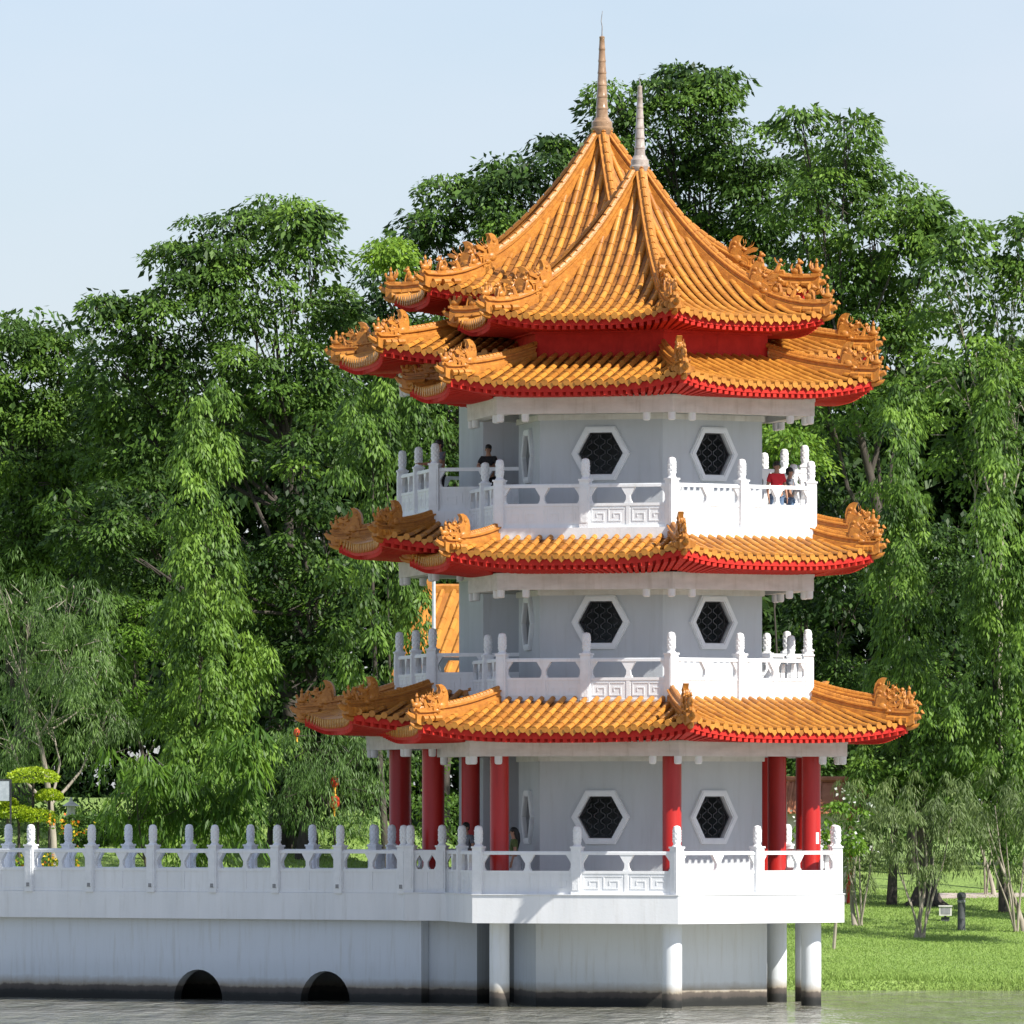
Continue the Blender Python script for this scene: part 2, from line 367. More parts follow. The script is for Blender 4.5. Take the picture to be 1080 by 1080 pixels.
def build_roof(par, rf, beamR, beamz, centre, clip=None, dragon_v=.2, nfig=3, spacing=.29, ridge_top=1.0, hr=.30):
    keep = (lambda p: True) if clip is None else (lambda p: not inside((p.x+centre[0], p.y+centre[1]), clip[0], clip[1]))
    sl = math.hypot((rf.Re-rf.Ri)*.866, rf.zi-rf.ze); nst = max(3, int(sl/.36))
    mb = MB()
    spans = []
    for k in range(6):
        f0 = len(mb.f)
        nu = 20                                        # pan tiles: sheet with stepped courses
        for j in range(nst):
            v0, v1 = j/nst, (j+1)/nst; h0, h1 = .012, -.012
            rows = []
            for v, h in ((v0,h0),(v1,h1)):
                R = rf.R(v); rows.append([rf.P(k, R*(i/nu-.5), v, h) for i in range(nu+1)])
            for i in range(nu):
                q = [rows[0][i], rows[0][i+1], rows[1][i+1], rows[1][i]]
                if keep((q[0]+q[2])*.5):
                    lo = [q[0]-Vector((0,0,.036)), q[1]-Vector((0,0,.036))]
                    mb.add([*q, *lo], [(0,1,2,3),(4,5,1,0)])
        spans.append((f0, len(mb.f)))
        nrow = int(rf.Re*.5/spacing)                   # barrel tile rows
        n = dr(A0+60*k+30); t = dr(A0+60*k+120)
        for r in range(-nrow, nrow+1):
            q = (r)*spacing
            if abs(q) > rf.Re/2 - .05: continue
            vm = min(1.0, (rf.Re-2*abs(q))/(rf.Re-rf.Ri)); ns = max(1, round(nst*vm))
            for j in range(ns):
                v0, v1 = vm*j/ns, vm*(j+1)/ns
                if j == 0: v0 = -.015
                a = rf.P(k,q,v0,.045); b = rf.P(k,q,v1,.04)
                if not keep((a+b)*.5): continue
                up = t.cross(b-a); up = up.normalized() if up.z > 0 else -up.normalized()
                vs = []
                for p, rr in ((a,.080),(b,.071)):
                    for i in range(7):
                        th = math.pi*i/6; vs.append(p + t*math.cos(th)*rr + up*math.sin(th)*rr)
                fs = [(i,i+1,i+8,i+7) for i in range(6)] + [tuple(range(6,-1,-1))]
                if j == 0:      # round end tile
                    d = (a-b).normalized(); cc = a + up*.006
                    disc = [cc + d*.01 + (t*math.cos(2*math.pi*i/12)+Vector((0,0,1))*math.sin(2*math.pi*i/12))*.086 for i in range(12)]
                    back = [cc - d*.03 + (t*math.cos(2*math.pi*i/12)+Vector((0,0,1))*math.sin(2*math.pi*i/12))*.086 for i in range(12)]
                    mb.add(disc+back, [tuple(range(12)), tuple(range(23,11,-1))] + [(i,i+12,(i+1)%12+12,(i+1)%12) for i in range(12)])
                mb.add(vs, fs)
            if abs(q+spacing/2) < rf.Re/2-.05:         # drip tile
                p0 = rf.P(k, q+spacing/2, -.012, -.01)
                if keep(p0):
                    w = spacing*.36; dz = Vector((0,0,1))
                    pts = [p0 - t*w + dz*.05, p0 - t*w*.8 - dz*.02, p0 - dz*.11, p0 + t*w*.8 - dz*.02, p0 + t*w + dz*.05]
                    mb.add(pts + [x - n*.03 for x in pts], [(0,1,2,3,4),(9,8,7,6,5),(0,5,6,1),(1,6,7,2),(2,7,8,3),(3,8,9,4)])
    roof = mb.build('tiled_roof', [M['tile'], M['pan']], par, True)
    ix = np.zeros(len(roof.data.polygons), dtype=np.int32)
    for f0, f1 in spans: ix[f0:f1] = 1
    roof.data.polygons.foreach_set('material_index', ix)
    # red fascia, rafters and soffit
    mb = MB(); nu = 24
    for k in range(6):
        n = dr(A0+60*k+30); t = dr(A0+60*k+120); dz = Vector((0,0,1))
        top = [rf.P(k, rf.Re*(i/nu-.5)*.985, 0.008, -.045) - n*.02 for i in range(nu+1)]
        for i in range(nu):
            a, b = top[i], top[i+1]
            if not keep((a+b)*.5): continue
            pa, pb = a - dz*.15, b - dz*.15
            mb.add([a,b,pb,pa, a-n*.07,b-n*.07,pb-n*.07,pa-n*.07], [(3,2,1,0),(4,5,6,7),(0,1,5,4),(3,7,6,2)])
            ia = n*(beamR*.866-.25) + t*((beamR-.25)*(i/nu-.5)) + dz*(beamz+.03); ib = n*(beamR*.866-.25) + t*((beamR-.25)*((i+1)/nu-.5)) + dz*(beamz+.03)
            sa, sb = pa-n*.07+dz*.05, pb-n*.07+dz*.05
            mb.add([sa,sb,ib,ia, sa+dz*.05,sb+dz*.05,ib+dz*.05,ia+dz*.05], [(0,3,2,1),(4,5,6,7)])
        nr = int(rf.Re/.20)
        for i in range(nr+1):
            s_ = (i/nr-.5)*.975; a = rf.P(k, rf.Re*s_, 0.008, -.05) - n*.035 - dz*.11
            if not keep(a): continue
            b = n*(beamR*.866-.1) + t*(beamR*s_) + dz*(beamz+.10); d = (b-a); L = d.length; d.normalize()
            b = a + d*min(L, 1.3); w = .052; hh = .13
            x = d.cross(dz).normalized()
            vs = [a+x*w, a-x*w, a-x*w-dz*hh, a+x*w-dz*hh, b+x*w, b-x*w, b-x*w-dz*hh, b+x*w-dz*hh]
            mb.add(vs, [(0,1,2,3),(7,6,5,4),(0,4,5,1),(1,5,6,2),(2,6,7,3),(3,7,4,0)])
    mb.build('red_eaves', M['red'], par)
    # hip ridges
    w = .125
    for k in range(6):
        if not keep(rf.corner(k, .25)): continue
        def sec(h): return [(w*1.05,-.16),(w*1.05,h*.30),(w*.72,h*.36),(w*.72,h*.62),(w*1.12,h*.68),(w*1.12,h*.80),(w*.55,h*.84),(w*.42,h*1.04),(0,h*1.14),(-w*.42,h*1.04),(-w*.55,h*.84),(-w*1.12,h*.80),(-w*1.12,h*.68),(-w*.72,h*.62),(-w*.72,h*.36),(-w*1.05,h*.30),(-w*1.05,-.16)]
        mr = MB(); vt = ridge_top
        if vt > dragon_v:
            m1 = max(4, int((vt-dragon_v)*26)); mr.sweep([rf.corner(k, dragon_v-.02+(vt-dragon_v)*i/m1, .05) for i in range(m1+1)], sec(hr))
            for i in range(0, m1):        # round cover tiles
                p = rf.corner(k, dragon_v+(vt-dragon_v)*(i+.5)/m1, .05+hr*.98); p2 = rf.corner(k, dragon_v+(vt-dragon_v)*(i+1.3)/m1, .05+hr*.98)
                mr.tube([p,p2],[.066,.064],8)
        path = [rf.corner(k, dragon_v*i/5 - .0, .05) for i in range(6)]
        out = dr(A0+60*k); path = [path[0] + out*.10 + Vector((0,0,.05))] + path
        mr.sweep(path, sec(hr*.72))
        e = path[0]                        # scroll at the end
        mr.tube([e+out*.0+Vector((0,0,-.02)), e+out*.12+Vector((0,0,.02)), e+out*.20+Vector((0,0,.10)), e+out*.16+Vector((0,0,.17))], [.085,.075,.055,.03], 7)
        for sgn in (-1, 1):                # flared valley tiles beside the ridge end
            tt = Vector((-out.y,out.x,0))*sgn
            for i in range(3):
                p = rf.corner(k, .02+.05*i, .04) + tt*(.17+.04*i)
                mr.tube([p, p - out*.22 + Vector((0,0,.02))], [.085,.07], 7)
        ridge = mr.build('hip_ridge', M['tile2'], par, True)
        link('dragon_head', DRAGON, ridge, radial(A0+60*k, rf.corner(k, dragon_v+.01, .16), 0.76 if nfig < 4 else .84))
        for i in range(nfig):
            v = dragon_v*(.80 - .78*i/max(1,nfig-1)) - .01
            p = rf.corner(k, max(0,v), .05+hr*.78)
            link('ridge_figure', BEASTS[(1 if i == nfig-1 else (i % 2)*2)], ridge, radial(A0+60*k, p, 1.12))
        link('corner_hook', HOOK, ridge, radial(A0+60*k, rf.corner(k, 0.0, -.16) - out*.06, .8))
    return roof

# ------------------------------------------------------------------ pagoda
WIN = .77
def hexa(w): return [(w,0),(w/2,.866*w),(-w/2,.866*w),(-w,0),(-w/2,-.866*w),(w/2,-.866*w)]
def lattice_mesh():
    mb = MB(); w = .60; bars = []
    nx = 7
    def inhex(x, y): return abs(y) < .866*w and abs(x) + abs(y)/1.732 < w
    for i in range(-5, 6):           # interlocking wavy bars
        x0 = i*w/3.4; pts = []
        for j in range(-8, 9):
            y = j*.866*w/8; x = x0 + (.055 if (j//2) % 2 else -.055)*(1 if i % 2 else -1)
            if inhex(x, y): pts.append((x,y))
        for a, b in zip(pts[:-1], pts[1:]):
            L = math.hypot(b[0]-a[0], b[1]-a[1]); 
            if L > .25: continue
            ang = math.atan2(b[1]-a[1], b[0]-a[0])
            mb.box(-.01, L+.01, -.011, .011, -.012, .012, Matrix.Translation((a[0],a[1],0)) @ Matrix.Rotation(ang,4,'Z'))
    mb.prism(hexa(.61), -.03, .03, None, [hexa(.565)])
    # dark bars and rim only, no pane behind them
    return mb.mesh('lattice', M['dark'])
LATT = lattice_mesh()
def frame_mesh():
    mb = MB(); mb.prism(hexa(WIN), -.02, .075, None, [hexa(.60)]); mb.prism(hexa(WIN-.035), .0, .095, None, [hexa(.635)])
    return mb.mesh('window', M['trim'])
WFR = frame_mesh()
def make_pagoda(name, c, other, spec, label, centre_world):
    par = empty(name, (c[0], c[1], 0), label, 'pagoda', 'twin pagodas joined on the lake deck')
    sp = spec
    oc, oR_wall, oR_bal = other
    def rails(parent, R, zf, skipR, nb=2):
        R2 = R-.14; L = R2/nb
        for k in range(6):
            A = dr(A0+60*k)*R2; B = dr(A0+60*k+60)*R2
            fm, LL = frame_pts(A, B, zf)
            for i in range(nb):
                mid = A.lerp(B, (i+.5)/nb); st = A.lerp(B, i/nb)
                if not inside((st.x+c[0], st.y+c[1]), oc, skipR):
                    link('post', POST, parent, Matrix.Translation(st+Vector((0,0,zf))) @ Matrix.Rotation(math.atan2((B-A).y,(B-A).x), 4, 'Z'))
                if inside((mid.x+c[0], mid.y+c[1]), oc, skipR): continue
                link('railing_panel', bay_mesh(LL/nb), parent, fm @ Matrix.Translation((i*LL/nb,0,0)))
    # deck over the water
    mb = MB(); hexslab(mb, sp['deckR'], sp['deckz'][0], sp['deckz'][1]); mb.prism(hexpoly(sp['deckR']+.03), sp['deckz'][1]-.0, sp['deckz'][1]+.02, None, [hexpoly(sp['deckR']-.3)])
    dk = mb.build('deck', M['white'], par)
    rails(dk, sp['deckR']-.06, sp['deckz'][1], sp['odeck'])
    if sp['deckR'] > 6:      # short run of balustrade beside the bridge mouth
        R2 = sp['deckR']-.20; A = dr(A0+300)*R2; B = dr(A0+360)*R2; dd = (B-A).normalized(); A = A + dd*.0; bl = .86
        fm, LL = frame_pts(A, B, sp['deckz'][1])
        for i in range(2):
            if i: link('post', POST, dk, Matrix.Translation(A+dd*bl*i+Vector((0,0,sp['deckz'][1]))) @ Matrix.Rotation(math.atan2(dd.y,dd.x), 4, 'Z'))
            link('railing_panel', bay_mesh(bl, True), dk, fm @ Matrix.Translation((i*bl,0,0)))
    # substructure
    mb = MB(); hexring(mb, sp['subR'], sp['subR']-.3, -1.2, sp['deckz'][0]); mb.build('base_wall', M['stained'], par)
    for k in sp['pil']:
        p = dr(A0+60*k)*sp['colR']; mb = MB(); r = sp['colr']*1.06
        mb.lathe([(r,-1.5),(r,.16),(r,sp['deckz'][0])], 28, None, p.x, p.y); mb.build('pillar', M['stained'], par, True)
    for k in range(6):
        p = dr(A0+60*k)*sp['colR']
        if inside((p.x+c[0], p.y+c[1]), oc, oR_wall): continue
        mb = MB(); r = sp['colr']; z0 = sp['deckz'][1]; z1 = sp['beam'][0][0]+.1
        mb.lathe([(r*1.25,z0),(r*1.25,z0+.08),(r*1.12,z0+.14),(r,z0+.2),(r,z1)], 28, None, p.x, p.y); mb.build('column', M['col'], par, True)
    floors = sp['floor']
    for lv in range(3):
        zf = floors[lv]; zb0, zb1 = sp['beam'][lv][:2]; bR = sp['beam'][lv][2]; W = sp['wallR']
        # walls with window openings
        mb = MB(); wz = sp['winz'][lv]; th = .22
        for k in range(6):
            fm = frame(k, W*.8660254 - th, 0); hw = W/2; g = th*.577
            if k in sp['win']:
                rect = [(-hw+g,zf-.1),(hw-g,zf-.1),(hw-g,zb1),(-hw+g,zb1)]
                mb.prism(rect, 0, th, fm, [[(x,y+wz) for x,y in hexa(.62)][::-1]])
            else: mb.prism([(-hw+g,zf-.1),(hw-g,zf-.1),(hw-g,zb1),(-hw+g,zb1)], 0, th, fm)
            cp = dr(A0+60*k)*W                         # corner pieces
            nA = dr(A0+60*k-30); nB = dr(A0+60*k+30); tA = dr(A0+60*k+60); tB = dr(A0+60*k-60+0)
            iA = nA*(W*.866-th) + dr(A0+60*k-30+90)*(hw-g); oA = nA*(W*.866) + dr(A0+60*k-30+90)*(hw-g); oB = nB*(W*.866) + dr(A0+60*k+30-90)*(hw-g)
            mb.prism([tuple(iA.xy), tuple(oA.xy), tuple(cp.xy), tuple(oB.xy)], zf-.1, zb1)
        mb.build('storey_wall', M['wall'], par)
        for k in sp['win']:
            fm = frame(k, W*.8660254, wz)
            wn = link('window', WFR, par, fm)
            link('lattice', LATT, wn, Matrix.Translation((0,0,-.12)))
        mb = MB(); mb.prism(hexpoly(W-.3), zf+.0, zf+.03); mb.prism(hexpoly(W-.3), zb0, zb0+.05)
        mb.box(-.3,.3,-.3,.3,zf+.03,zb0); mb.build('room', M['room'], par)
        # ring beam with pendants
        mb = MB(); hexring(mb, bR, bR-.42, zb0, zb1); hexring(mb, bR+.02, bR-.3, zb1-.07, zb1+.01)
        mb.prism(hexpoly(bR-.35), zb1-.12, zb1-.02)
        hexring(mb, W+.07, W-.1, zb0-.12, zb0+.02)
        mb.build('ring_beam', M['beamw'], par)
        for k in range(6):
            n = dr(A0+60*k+30); t = dr(A0+60*k+120)
            for s_ in (-bR/2+.0, -bR/2+.72, bR/2-.72):
                p = n*((bR-.12)*.866) + t*(s_ + (.06 if s_ == -bR/2 else 0))
                if inside((p.x+c[0], p.y+c[1]), oc, oR_bal-.3): continue
                mp = MB(); mp.lathe([(.05,zb0-.20),(.088,zb0-.18),(.095,zb0-.13),(.095,zb0+.01)], 12, None, p.x, p.y); mp.build('pendant', M['trim'], par, True)
        if lv > 0:
            mb = MB(); s0, s1 = sp['slab'][lv]; hexslab(mb, sp['balR'][lv], s0, s1); mb.prism(hexpoly(sp['balR'][lv]-.3), s0-.12, s0)
            bal = mb.build('balcony', M['white'], par)
            rails(bal, sp['balR'][lv]-.02, zf, sp['obal'])
    # roofs
    for i, (rf, bR, bz, dv, nf, clip) in enumerate(sp['roofs']):
        build_roof(par, rf, bR, bz, c, clip, dv, nf, ridge_top=(1.0 if i == 3 else .98), hr=.30 if i < 3 else .34)
    mb = MB(); hexring(mb, sp['bandR'], sp['bandR']-.2, sp['band'][0], sp['band'][1]); hexring(mb, sp['bandR']+.12, sp['bandR']-.1, sp['band'][1]-.22, sp['band'][1]+.05)
    mb.build('red_frieze', M['red'], par)
    # spire
    za = sp['apex']; s = sp['sps']; zt = sp['spt']
    mb = MB(); prof = [(.10*s,za-.45),(.22*s,za-.3),(.25*s,za+.02),(.27*s,za+.05),(.27*s,za+.10),(.245*s,za+.12),(.245*s,za+.25),(.21*s,za+.28),(.17*s,za+.36)]
    n = 7
    for i in range(n):
        z0 = za+.32*1 + (zt-za-.32)*i/n; z1 = za+.32 + (zt-za-.32)*(i+1)/n
        r0 = (.15-.09*i/n)*s; r1 = (.15-.09*(i+1)/n)*s
        prof += [(r0,z0+.02),(r1,z1-.05),(r1*1.09,z1-.04),(r1*1.09,z1)]
    prof += [(.03*s,zt+.02)]
    spo = mb; spo.lathe(prof, 18); spo = spo.build('spire', M[sp['spm']], par, True)
    mb = MB(); mb.tube([(0,0,zt-.1),(.005,0,zt+sp['rod']*.4),(-.02,0,zt+sp['rod']*.6),(.01,0,zt+sp['rod'])], [.022,.016,.014,.008], 6); mb.build('lightning_rod', M['metal'], spo)
    return par

CF = (3.21, 250.0); CR = (2.31, 255.5)
deckz = (2.08, 2.78)
front = dict(deckR=5.42, deckz=deckz, odeck=6.5, subR=3.38, colR=4.55, colr=.235, pil=(0,1,2,5), wallR=3.25,
    floor=(2.78, 7.56, 11.87), beam=((6.21,6.59,5.50),(10.34,10.75,4.62),(14.70,15.13,4.64)), winz=(4.70,9.55,13.74), win=(0,1,4,5),
    slab=(None,(7.36,7.56),(11.57,11.87)), balR=(0,4.62,4.70), obal=5.6, bandR=3.4, band=(15.9,16.95), apex=20.95, sps=.92, spt=23.05, rod=.25, spm='ceramp',
    roofs=[(Roof(6.92,4.5,6.82,7.60,1.12,.27,.26), 5.50, 6.59, .22, 3, (CR,5.5)),
           (Roof(6.05,4.5,11.10,11.66,1.12,.25,.22), 4.62, 10.75, .22, 3, (CR,5.4)),
           (Roof(6.05,3.35,15.37,16.16,1.12,.28,.22), 4.64, 15.13, .20, 3, None),
           (Roof(4.80,.12,17.06,20.72,1.9,.24,.18), 3.6, 16.80, .34, 4, None)])
rear = dict(deckR=6.5, deckz=(deckz[0]+.004, deckz[1]+.004), odeck=5.35, subR=3.98, colR=5.56, colr=.285, pil=(1,2,3), wallR=3.93,
    floor=(2.784, 7.76, 12.45), beam=((6.42,6.77,6.50),(10.87,11.25,5.6),(15.75,16.14,5.6)), winz=(4.75,9.75,14.3), win=(1,2,3),
    slab=(None,(7.56,7.76),(12.0,12.45)), balR=(0,5.74,5.66), obal=3.6, bandR=4.1, band=(16.8,17.85), apex=22.28, sps=1.08, spt=24.72, rod=.66, spm='ceram',
    roofs=[(Roof(8.02,5.5,7.08,7.86,1.12,.27,.28), 6.50, 6.79, .20, 3, (CF,4.72)),
           (Roof(7.1,5.4,11.58,12.15,1.12,.26,.24), 5.6, 11.27, .20, 3, (CF,4.78)),
           (Roof(7.1,4.05,16.33,17.2,1.12,.29,.24), 5.6, 16.16, .18, 3, None),
           (Roof(5.62,.14,17.95,22.02,1.9,.26,.2), 4.3, 17.68, .34, 4, None)])
make_pagoda('pagoda', CF, (CR, 3.9, 5.5), front, 'nearer, smaller white pagoda with three orange-roofed storeys, standing on white pillars in the lake', CF)
make_pagoda('pagoda', CR, (CF, 3.2, 4.5), rear, 'taller white pagoda with orange roofs half hidden behind the nearer one, carrying the highest spire', CR)

# ------------------------------------------------------------------ footbridge
bd = Vector((-.8134,.5817,0)); bn = Vector((.5817,.8134,0)); B0 = Vector((-2.78,251.55,0)); BL = 26.0; BW = 3.0
br = empty('footbridge', (B0.x,B0.y,0), 'white walkway bridge with carved balustrades running left from the pagodas to the shore', 'bridge')
def bfr(off, z=0.0, inward=False):   # x along bridge from its left end to the pagoda, y up, z outward (towards the camera side)
    p = B0 + bn*off + bd*BL; q = B0 + bn*off
    m, L = frame_pts(p - B0, q - B0, z); return m
mb = MB(); fm = bfr(0)
mb.prism([(0,deckz[0]+.008),(BL+1.5,deckz[0]+.008),(BL+1.5,deckz[1]-.006),(0,deckz[1]-.006)], -BW, 0, fm); mb.build('deck', M['white'], br)
post_xy = []
for side, off in ((0,.08),(1,BW-.08)):
    bl = 2.00
    fmm = bfr(off)
    for i in range(12):
        x1 = BL - (.0 if side == 0 else 1.0) - i*bl
        if side == 1 and i == 0: continue
        link('post', POST, br, fmm @ Matrix.Translation((x1, deckz[1], 0)) @ Matrix.Rotation(-math.pi/2,4,'X'))
        link('railing_panel', bay_mesh(bl, True), br, fmm @ Matrix.Translation((x1-bl, deckz[1], 0)))
# bridge wall with two round culverts
def t_of(px): # distance along bridge for a picture column
    lo, hi = 0, 40
    for _ in range(50):
        m = (lo+hi)/2; x = 540+F*(B0.x+bd.x*m)/(B0.y+bd.y*m)
        if x > px: lo = m
        else: hi = m
    return lo
def wallpoly(x0, x1, arches):
    p = [(x0,-1.2)]
    for ax, r in sorted(arches):
        p += [(ax-r,-1.2),(ax-r,.0)] + [(ax-r*math.cos(math.pi*i/14), r*math.sin(math.pi*i/14)) for i in range(1,14)] + [(ax+r,.0),(ax+r,-1.2)]
    return p + [(x1,-1.2),(x1,deckz[0]+.01),(x0,deckz[0]+.01)]
arch = [(BL - t_of(202), .78), (BL - t_of(336), .78)]
mb = MB(); fm = bfr(.28); mb.prism(wallpoly(0, BL+.4, arch), -.3, 0, fm)
mb.prism([(0,-1.2),(BL+3.3,-1.2),(BL+3.3,deckz[0]+.01),(0,deckz[0]+.01)], -BW+.6, -BW+.3, fm)
mb.build('base_wall', M['stained'], br)
# short return wall towards the pagodas
mb = MB(); q0 = Vector((xp(437,252.0),252.0,0)) - B0; q1 = Vector((xp(503,251.0),251.3,0)) - B0
fm2, L2 = frame_pts(q0, q1); mb.prism([(0,-1.2),(L2,-1.2),(L2,deckz[0]+.006),(0,deckz[0]+.006)], -1.6, 0, fm2); mb.build('base_wall', M['stained'], br)
mb = MB(); mb.box(-.05,.05,-.05,.05,-.06,.06); DS = mb.mesh('drain_spout', M['metal'])
for i in range(11): link('drain_spout', DS, br, bfr(.0) @ Matrix.Translation((BL-i*2.00, deckz[1]+.16, .0)))

# ------------------------------------------------------------------ ground, water, sky
def ground_z(x, y):
    px = 540 + F*x/max(y,200.0)
    w = min(1, max(0, (560-px)/260)); w = w*w*(3-2*w)
    sl = .066 + .05*w
    if y < 266: return -1.5
    if y < 268.6: return -1.5 + 1.75*((y-266)/2.6)
    d = min(y, 312) - 268.6
    return .25 + sl*d + .05*math.sin(x*.7)*math.sin(y*.5) + .1*math.sin(x*.23+1)
vs = []; fs = []; xs = [-900,-400,-150,-60]+[ -40+1.0*i for i in range(81)]+[60,150,400,900]
ys = [264,266,267,267.6,268.1,268.6,269.2]+[270+1.0*i for i in range(50)]+[330,360,420,600,1200,3000]
for y in ys:
    for x in xs: vs.append((x,y,ground_z(x,y)))
nx = len(xs)
for j in range(len(ys)-1):
    for i in range(nx-1): a = j*nx+i; fs.append((a,a+1,a+nx+1,a+nx))
me = bpy.data.meshes.new('ground'); me.from_pydata(vs,[],fs); me.polygons.foreach_set('use_smooth',[True]*len(fs))
m, nt, b = nmat('lawn')
g = N(nt,'ShaderNodeNewGeometry'); n1 = N(nt,'ShaderNodeTexNoise',Scale=.35,Detail=8,Roughness=.65); nt.links.new(g.outputs['Position'],n1.inputs['Vector'])
r = ramp(nt,n1.outputs[0],[(0.3,(0.15,0.23,0.05)),(0.5,(0.21,0.32,0.07)),(0.7,(0.28,0.38,0.10))]); nt.links.new(r.outputs[0],b.inputs['Base Color'])
b.inputs['Roughness'].default_value=.9; n2 = N(nt,'ShaderNodeTexNoise',Scale=8,Detail=6); nt.links.new(g.outputs['Position'],n2.inputs['Vector']); bump(nt,b,n2.outputs[0],1.0,.15)
me.materials.append(m); tag(link('ground', me), kind='structure')
mw = MB(); mw.box(-900,900,-60,3000,-3.2,-3.0)
tag(mw.build('lake_bed', M['bark']), kind='structure')
me = bpy.data.meshes.new('water'); me.from_pydata([(-900,-60,0),(900,-60,0),(900,269,0),(-900,269,0)],[],[(0,1,2,3)])
m, nt, b = nmat('lake_water')
g = N(nt,'ShaderNodeNewGeometry'); mp = N(nt,'ShaderNodeMapping'); mp.inputs['Scale'].default_value=(1.0,.35,1)
nt.links.new(g.outputs['Position'],mp.inputs[0])
n1 = N(nt,'ShaderNodeTexNoise',Scale=2.2,Detail=5,Roughness=.6); nt.links.new(mp.outputs[0],n1.inputs['Vector'])
b.inputs['Base Color'].default_value=(.21,.205,.17,1); b.inputs['Roughness'].default_value=.07; b.inputs['IOR'].default_value=1.33
mp2 = N(nt,'ShaderNodeMapping'); mp2.inputs['Scale'].default_value=(.55,.10,1); nt.links.new(g.outputs['Position'],mp2.inputs[0])
n2 = N(nt,'ShaderNodeTexNoise',Scale=1.6,Detail=4,Roughness=.6); nt.links.new(mp2.outputs[0],n2.inputs['Vector'])
md = N(nt,'ShaderNodeMath',operation='MULTIPLY_ADD'); md.inputs[1].default_value = 4.0
nt.links.new(n2.outputs[0],md.inputs[0]); nt.links.new(n1.outputs[0],md.inputs[2])
r3 = ramp(nt,n2.outputs[0],[(.35,(.19,.19,.13)),(.6,(.32,.31,.26))]); nt.links.new(r3.outputs[0],b.inputs['Base Color'])
bump(nt,b,md.outputs[0],.8,.14)
me.materials.append(m); tag(link('water', me), kind='structure')

# ------------------------------------------------------------------ foliage
def leaf_object(name, P, D, L, W, tint, mat, parent=None, hint=None):
    n = len(P); rnd = rng.normal(size=(n,3))
    if hint is not None: rnd = hint + rnd*.38
    S = np.cross(D, rnd); S /= np.linalg.norm(S,axis=1,keepdims=True)+1e-9
    L = L[:,None]; W = W[:,None]; Nn = np.cross(D,S)
    V = np.empty((n,4,3)); V[:,0] = P; V[:,1] = P + D*L*.42 + S*W*.5 + Nn*W*.15; V[:,2] = P + D*L + np.array([0,0,-.12])*L; V[:,3] = P + D*L*.42 - S*W*.5 + Nn*W*.15
    me = bpy.data.meshes.new(name); me.vertices.add(n*4); me.vertices.foreach_set('co', V.reshape(-1).astype(np.float32))
    me.loops.add(n*4); me.loops.foreach_set('vertex_index', np.arange(n*4, dtype=np.int32))
    me.polygons.add(n); me.polygons.foreach_set('loop_start', np.arange(0,n*4,4,dtype=np.int32)); me.polygons.foreach_set('loop_total', np.full(n,4,dtype=np.int32))
    me.update(); a = me.attributes.new('tint','FLOAT','FACE'); a.data.foreach_set('value', np.clip(tint,0,1).astype(np.float32))
    me.materials.append(mat)
    return link(name, me, parent)
def unit(v): return v/(np.linalg.norm(v,axis=1,keepdims=True)+1e-9)
def clumps(lobes, dens, back=.35):
    """lobes: world (cx,cy,cz,a,b,c). Returns clump centres, outward normals."""
    out = []; nor = []
    Lb = np.array(lobes)
    for i, (cx,cy,cz,a,b,c) in enumerate(lobes):
        area = 4*math.pi*(((a*b)**1.6+(a*c)**1.6+(b*c)**1.6)/3)**(1/1.6)
        n = max(5,int(area*dens)); d = unit(rng.normal(size=(n,3)))
        keep = (d[:,1] < .25) | (rng.random(n) < back); d = d[keep]; n = len(d)
        wob = 1 + .17*np.sin(d[:,0]*5+i)*np.cos(d[:,2]*6+2*i) + rng.normal(size=n)*.13 + (rng.random(n)<.10)*rng.uniform(.15,.45,n) - (rng.random(n)<.25)*rng.random(n)*.45
        p = np.array([cx,cy,cz]) + d*np.array([a,b,c])*wob[:,None]
        ok = np.ones(n,bool)
        for j in range(len(lobes)):
            if j == i: continue
            q = (p-Lb[j,:3])/Lb[j,3:]; ok &= (q**2).sum(1) > .45
        out.append(p[ok]); nor.append(d[ok])
    return np.concatenate(out), np.concatenate(nor)
HINT = [None]
def broadleaf(cc, nn, per=190, rc=(.45,.90), L=(.12,.21), W=.48, droop=(.15,.8), tb=.45, tv=.16):
    m = len(cc); k = rng.integers(int(per*.6), int(per*1.4), m); idx = np.repeat(np.arange(m), k); n = len(idx)
    r = rng.uniform(*rc, m)[idx]
    d = unit(rng.normal(size=(n,3)) + nn[idx]*.5 + np.array([0,0,.55]))
    P = cc[idx] + d*(r*rng.uniform(.3,1.0,n)**.45)[:,None]*np.array([1.1,1.1,.62])
    h = d*np.array([1,1,.2]); D = unit(h*.8 + rng.normal(size=(n,3))*.30 + np.array([0,0,-1])*rng.uniform(*droop,n)[:,None])
    Ln = rng.uniform(*L,n); cl = rng.normal(size=m)*tv
    t = tb + cl[idx] + rng.normal(size=n)*.12
    HINT[0] = unit(d*np.array([1,1,1.3])+np.array([0,0,.25])); return P, D, Ln, Ln*W*rng.uniform(.8,1.2,n), t
